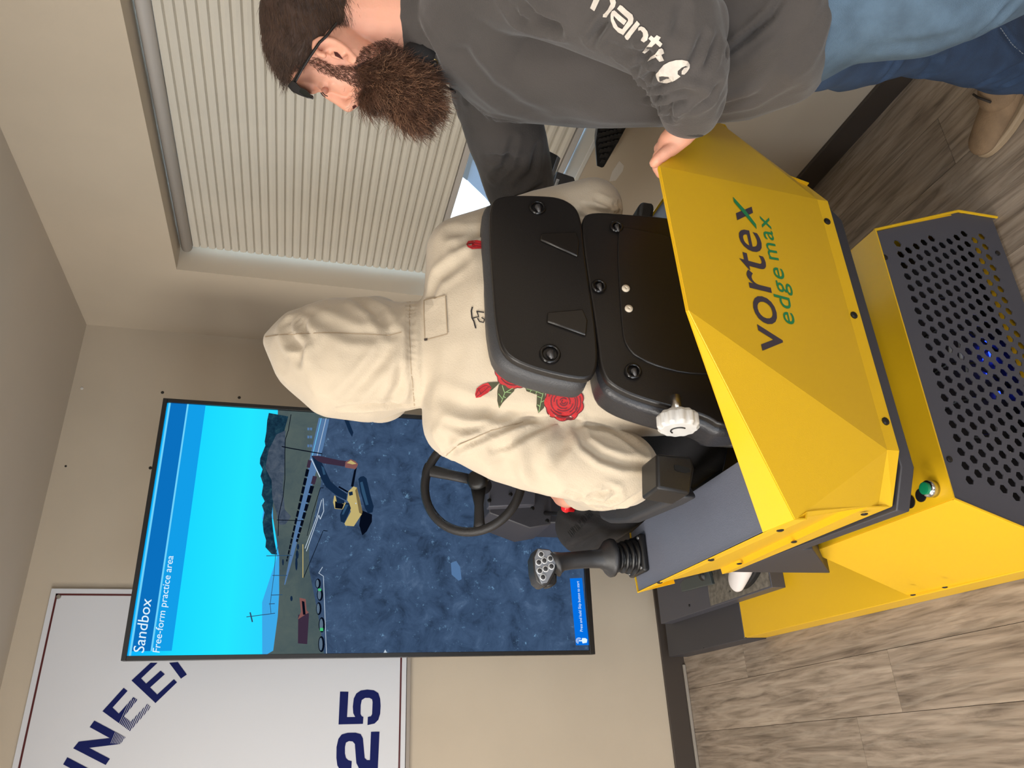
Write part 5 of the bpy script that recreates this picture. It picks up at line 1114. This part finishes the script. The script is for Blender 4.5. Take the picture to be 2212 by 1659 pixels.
# work boot on the floor
M_bt = mat('tan_suede', (132, 108, 82), .85, var=.22, vscale=22, bump=.5, bscale=300); M_bts = mat('tan_boot_sole', (150, 130, 104), .7, var=.15)
toe = onZ((2126, 345), .0); toe = onZ((2122, 340), .01); heel = Vector((toe.x+.13, toe.y-.25, 0)); toe.z = 0
so_, um, PP = shoe('boot_sole', toe, heel, .003, M_bt, M_bts, man, w=.056)
bo = link('work_boot', um, M_bt, man, smooth=True)
an = [ball(2245, 150, 1.76, 60, 56, .055), wball(PP(.25, .09), .052, .05)]
bt2 = blob([an, [wball(PP(.25, .09), .052, .05), wball(PP(.5, .06), .045, .035)]], .005, 5); link('boot_shaft', bt2, M_bt, bo, smooth=True)
M_lace = mat('dark_bootlace', (44, 36, 30), .8)
for dz in (0, 1):
    c1 = PP(.46+dz*.1, .105-dz*.012, -.03); c2 = PP(.46+dz*.1, .105-dz*.012, .03)
    MB().loft([(c1, .0028), ((c1+c2)/2+Vector((0, 0, .012)), .0028), (c2, .0028)], 8).put('bootlace', M_lace, bo, smooth=True)
toeN = Vector((.78, .36, 0)); heN = Vector((.96, .10, 0))
so2, um3, PP2 = shoe('boot_sole', toeN, heN, .003, M_bt, M_bts, man, w=.056); link('work_boot', um3, M_bt, man, smooth=True)

# glasses pushed up on the brow
M_fr = mat('glasses_frame', (22, 20, 22), .25)
dG_ = DH-.082
gls = MB().loft([(atd((x, y), d), (.0036+.0030*max(0, (y-120)/64), .0022)) for x, y, d in [(727, 50, dG_), (705, 78, dG_-.001), (690, 92, dG_-.003), (672, 118, dG_), (652, 148, dG_+.004), (638, 172, dG_+.008), (631, 184, dG_+.014)]], 10).put('glasses', M_fr, man, smooth=True)
tag(gls, 'black wraparound glasses pushed up on the brow')
def lens(d0, d1, q0, q1, q2):
    mb = MB(); n = 7; pts = []
    for i in range(n):
        t = i/(n-1); d = d0+(d1-d0)*t; bow = 9*math.sin(math.pi*t)
        for a in (0, .5, 1):
            x = q0[0]+(q1[0]-q0[0])*a; y = q0[1]+(q1[1]-q0[1])*a+bow*.5+5*math.sin(math.pi*a)
            pts.append(atd((x, y), d))
    mb.add(pts, [(i*3+j, i*3+j+1, (i+1)*3+j+1, (i+1)*3+j) for i in range(n-1) for j in range(2)]); return mb
M_len = mat('dark_lens', (26, 30, 26), .08)
MB().prism([atd(q, DH-.080) for q in [(621, 186), (631, 173), (641, 179), (650, 189), (662, 194), (673, 206), (677, 215), (664, 212), (645, 205), (630, 197)]], ray(650, 190)*.016).put('lens_frame', M_fr, gls, bevel=.0015)
MB().prism([atd(q, DH-.0805) for q in [(648, 192), (660, 196), (670, 206), (673, 211), (658, 207), (646, 199)]], ray(650, 190)*-.0006).put('lens', M_len, gls)
lens(DH-.062, DH-.004, (631, 186), (672, 207), 0).put('lens', M_len, gls, solid=.003, smooth=True)
lens(DH+.004, DH+.060, (632, 186), (674, 207), 0).put('lens', M_len, gls, solid=.002, smooth=True)
MB().loft([(atd((x, y), d), .0026) for x, y, d in [(628, 182, DH-.074), (633, 194, DH-.05), (636, 199, DH), (633, 194, DH+.05)]], 8).put('brow_bar', M_fr, gls, smooth=True)
MB().loft([(atd((x, y), d), .002) for x, y, d in [(634, 188, DH-.072), (655, 201, DH-.066), (674, 208, DH-.055), (676, 212, DH-.03)]], 8).put('lens_rim', M_fr, gls, smooth=True)

# hair and beard
M_hair = mat('brown_hair', (84, 62, 48), .55, var=.35, vscale=40); M_hairb = mat('dark_brown_hair_base', (62, 44, 35), .7, var=.3, vscale=60)
M_brd = mat('beard_hair', (104, 72, 54), .5, var=.5, vscale=50); M_brb = mat('beard_base', (50, 33, 26), .8)
hairpoly = [(520, -130), (540, 60), (566, 120), (590, 160), (612, 178), (628, 180), (624, 158), (632, 142), (655, 135), (668, 122), (680, 100), (688, 82), (705, 74), (728, 58), (765, 22), (800, -20), (830, -130)]
def shellof(poly, off, me):
    v, n = arr(me); keep = []
    cx = []
    for p in me.polygons:
        c = p.center; q = c-C0; z = q.dot(CF); u = q.dot(CR)/z*F; w_ = q.dot(CD)/z*F
        if inpoly((w_+1106, 1659-829.5-u), poly): keep.append(p)
    ids = {}; V = []; Fs = []
    for p in keep:
        f = []
        for i in p.vertices:
            if i not in ids: ids[i] = len(V); V.append(Vector(v[i]+n[i]*off))
            f.append(ids[i])
        Fs.append(f)
    return V, Fs
capm = blob([[scaled(skull[0], 1.0, .006), scaled(skull[1], 1.0, .005)], [scaled(skull[0], 1.0, .004), ball(735, 20, DH, 62, 66, .060)]], .005, 3)
mb = MB(); V, Fs = shellof(hairpoly, .001, capm); mb.add(V, Fs)
cap = mb.put('hair', M_hairb, man, fix=False, smooth=True); tag(cap, 'short brown hair')
bb_ = blob([[ball(795, 160, DH, 32, 34, .045), ball(838, 172, DH, 44, 50, .048), ball(880, 190, DH, 44, 56, .044), ball(908, 205, DH, 30, 46, .036), ball(925, 218, DH, 20, 28, .028)], [ball(838, 172, DH, 50, 56, .05), ball(805, 208, DH, 22, 24, .035), ball(800, 214, DH, 16, 18, .028)], [ball(795, 150, DH, 34, 34, .050), ball(758, 150, DH, 20, 18, .050)],
             [ball(783, 216, DH, 9, 12, .022), ball(800, 222, DH, 12, 12, .022)], [ball(838, 172, DH, 50, 56, .05), ball(885, 243, DH, 24, 30, .03)], [ball(885, 243, DH, 24, 30, .03), ball(905, 258, DH, 14, 16, .02)]], .004, 4)
ripple(bb_, .004, 45, (1, 1, 1), 5.)
bbb = bvh_of(bb_); beard = link('beard', bb_, M_brb, man, smooth=True); tag(beard, 'long bushy brown beard')
def strands(name, m, par, bvs, poly, n, dirf, L, r, curl, seg=5, jit=.5, cam_side=.72):
    mb = MB(); xs = [p[0] for p in poly]; ys = [p[1] for p in poly]; got = 0; tries = 0
    while got < n and tries < n*6:
        tries += 1
        q = (rnd.uniform(min(xs), max(xs)), rnd.uniform(min(ys), max(ys)))
        if not inpoly(q, poly): continue
        d = ray(*q).normalized(); best = None; near = rnd.random() < cam_side
        for bv in bvs:
            if near: p, nn, i, t = bv.ray_cast(C0, d)
            else: p, nn, i, t = bv.ray_cast(C0+d*3, -d)
            if p is not None and (best is None or (t < best[2])): best = (p, nn, t)
        if best is None: continue
        p, nn, _ = best; got += 1
        dx, dy, out = dirf(q); g = (CD*dx+(-CR)*dy); g = g-nn*g.dot(nn)*.8
        if g.length < 1e-6: continue
        g = (g.normalized()+nn*out+Vector((rnd.gauss(0, jit), rnd.gauss(0, jit), rnd.gauss(0, jit)))*.5).normalized()
        l = L*rnd.uniform(.6, 1.25); pts = [p-nn*.001]; cur = g; side = g.orthogonal().normalized(); ph = rnd.uniform(0, 6.28)
        for k in range(seg):
            c_ = math.cos(ph+k*1.9)*curl; s_ = math.sin(ph+k*1.9)*curl; cur = (cur+side*c_+g.cross(side)*s_+Vector((0, 0, -.05))).normalized()
            pts.append(pts[-1]+cur*(l/seg))
        k0 = len(mb.v); u = g.orthogonal().normalized(); w2 = g.cross(u)
        for k, pp in enumerate(pts[:-1]):
            rr = r*(1-.6*k/seg)
            for a in (0, 2.09, 4.19): mb.v.append(pp+u*(math.cos(a)*rr)+w2*(math.sin(a)*rr))
        mb.v.append(pts[-1]); S_ = len(pts)-1
        for k in range(S_-1):
            for a in range(3): mb.f.append([k0+k*3+a, k0+k*3+(a+1) % 3, k0+(k+1)*3+(a+1) % 3, k0+(k+1)*3+a]); mb.m.append(0)
        for a in range(3): mb.f.append([k0+(S_-1)*3+a, k0+(S_-1)*3+(a+1) % 3, k0+S_*3]); mb.m.append(0)
    return tag(mb.put(name, m, par, fix=False, smooth=True), kind='stuff')
capb = bvh_of(capm)
strands('hair_strands', M_hair, cap, [capb], hairpoly, 5200, lambda q: (-.55 if q[1] > 60 else .1, 1.0, .12), .028, .00042, .10, seg=4, jit=.25)
strands('fringe', M_hair, cap, [capb], [(560, 80), (566, 125), (595, 165), (625, 180), (618, 150), (600, 110)], 500, lambda q: (.45, 1.0, .05), .034, .00045, .10, seg=4, jit=.2)
brp = [(772, 150), (800, 118), (850, 120), (900, 140), (945, 180), (945, 225), (912, 262), (870, 262), (820, 240), (790, 232), (775, 222), (768, 195), (755, 175)]
strands('beard_strands', M_brd, beard, [bbb], [(762, 150), (800, 128), (850, 122), (905, 138), (955, 178), (955, 240), (925, 285), (885, 285), (820, 250), (785, 240), (772, 222), (762, 195), (750, 175)], 8500, lambda q: (1.0, .5+(q[1]-180)/120, .5), .042, .00038, .55, seg=8, jit=.7)
stub = [(655, 128), (680, 122), (715, 140), (760, 140), (780, 100), (830, 80), (880, 110), (905, 150), (860, 200), (800, 190), (770, 190), (735, 172), (690, 155)]
strands('stubble', mat('stubble_hair', (104, 70, 54), .6), beard, [hdb], stub, 9000, lambda q: (1.0, .5, .35), .010, .00034, .25, seg=3, jit=.4)
strands('beard_curl', mat('light_beard_hair', (168, 126, 96), .5), beard, [bbb], [(800, 150), (860, 130), (905, 150), (950, 190), (950, 240), (905, 275), (860, 255), (810, 235)], 1100, lambda q: (1.0, .6+(q[1]-180)/120, .7), .046, .00042, .95, seg=9, jit=.9)
strands('moustache', mat('moustache_hair', (110, 78, 54), .6), beard, [hdb, bbb], [(772, 200), (776, 226), (790, 238), (806, 232), (800, 205), (785, 192)], 700, lambda q: (1.0, .5, .4), .014, .0004, .3, seg=4)

# ------------------------------------------------------------------ things at the window side
M_scr = mat('monitor_black', (22, 21, 22), .35)
mon = empty('monitor', onB((1205, 385), 1.46), 'small black monitor with a white label strip beyond the seated person\'s right arm', 'monitor')
bM = 1.46
def oM(q, k=0): return onB(q, bM+k)
MB().prism([oM(q) for q in [(1150, 320), (1179, 322), (1204, 335), (1211, 341), (1204, 352), (1184, 410), (1150, 420)]], SB*.02).put('screen_back', M_scr, mon, bevel=.002)
MB().prism([oM(q, -.004) for q in [(1204, 337), (1211, 342), (1186, 412), (1180, 408)]], SB*.004).put('side_rim', mat('rim_grey', (92, 90, 88), .4), mon, bevel=.001)
MB().prism([oM(q, -.03) for q in [(1202, 369), (1240, 382), (1244, 394), (1244, 430), (1186, 430)]], SB*.06).put('housing', mat('housing_dark', (48, 44, 44), .5), mon, bevel=.003)
lb_ = MB().prism([oM(q, -.0315) for q in [(1202.5, 386), (1208.5, 388), (1201, 410), (1194, 410)]], SB*.001).put('label_strip', mat('label_white', (206, 204, 200), .6), mon)
text_on('-S80', oM((1204.5, 404), -.033), oM((1208, 391), -.033), oM((1200.5, 402.5), -.033), -SB, 'label_text', mat('label_ink', (40, 38, 40), .6), lb_, off=.0)
MB().loft([(oM((1225, 428), .03), .010), (S(1.22, 1.50, .80), .010), (S(1.10, 1.50, .74), .012), (S(1.03, 1.50, .74), .012)], 10).put('arm', M_bolt, mon, smooth=True)
kbq = [(1286, 309), (1297, 255), (1362, 255), (1340, 300), (1307, 361), (1300, 364), (1289, 359)]
kx = 1.545
kbo = empty('keyboard', onX((1310, 320), kx), 'black keyboard propped on edge below the window sill', 'keyboard')
MB().prism([onX(q, kx) for q in [(1286, 309), (1297, 240), (1372, 240), (1340, 300), (1305, 361), (1300, 363), (1289, 359)]], (.03, 0, 0)).put('keyboard_case', M_scr, kbo, bevel=.002)
n_ = 0
for r_ in range(6):
    for c__ in range(9):
        q = (1296+r_*8.2+ (c__*-1.2)+ 6, 348-c__*11.5-r_*2.0)
        if not inpoly(q, [(1292, 309), (1302, 245), (1362, 245), (1335, 300), (1303, 352), (1293, 352)]): continue
        cpt = onX(q, kx-.001)
        MB().box((cpt.x-.002, cpt.y-.0072, cpt.z-.0062), (cpt.x, cpt.y+.0072, cpt.z+.0062)).put('key', mat('key_black', (34, 33, 35), .5), kbo, bevel=.001); n_ += 1
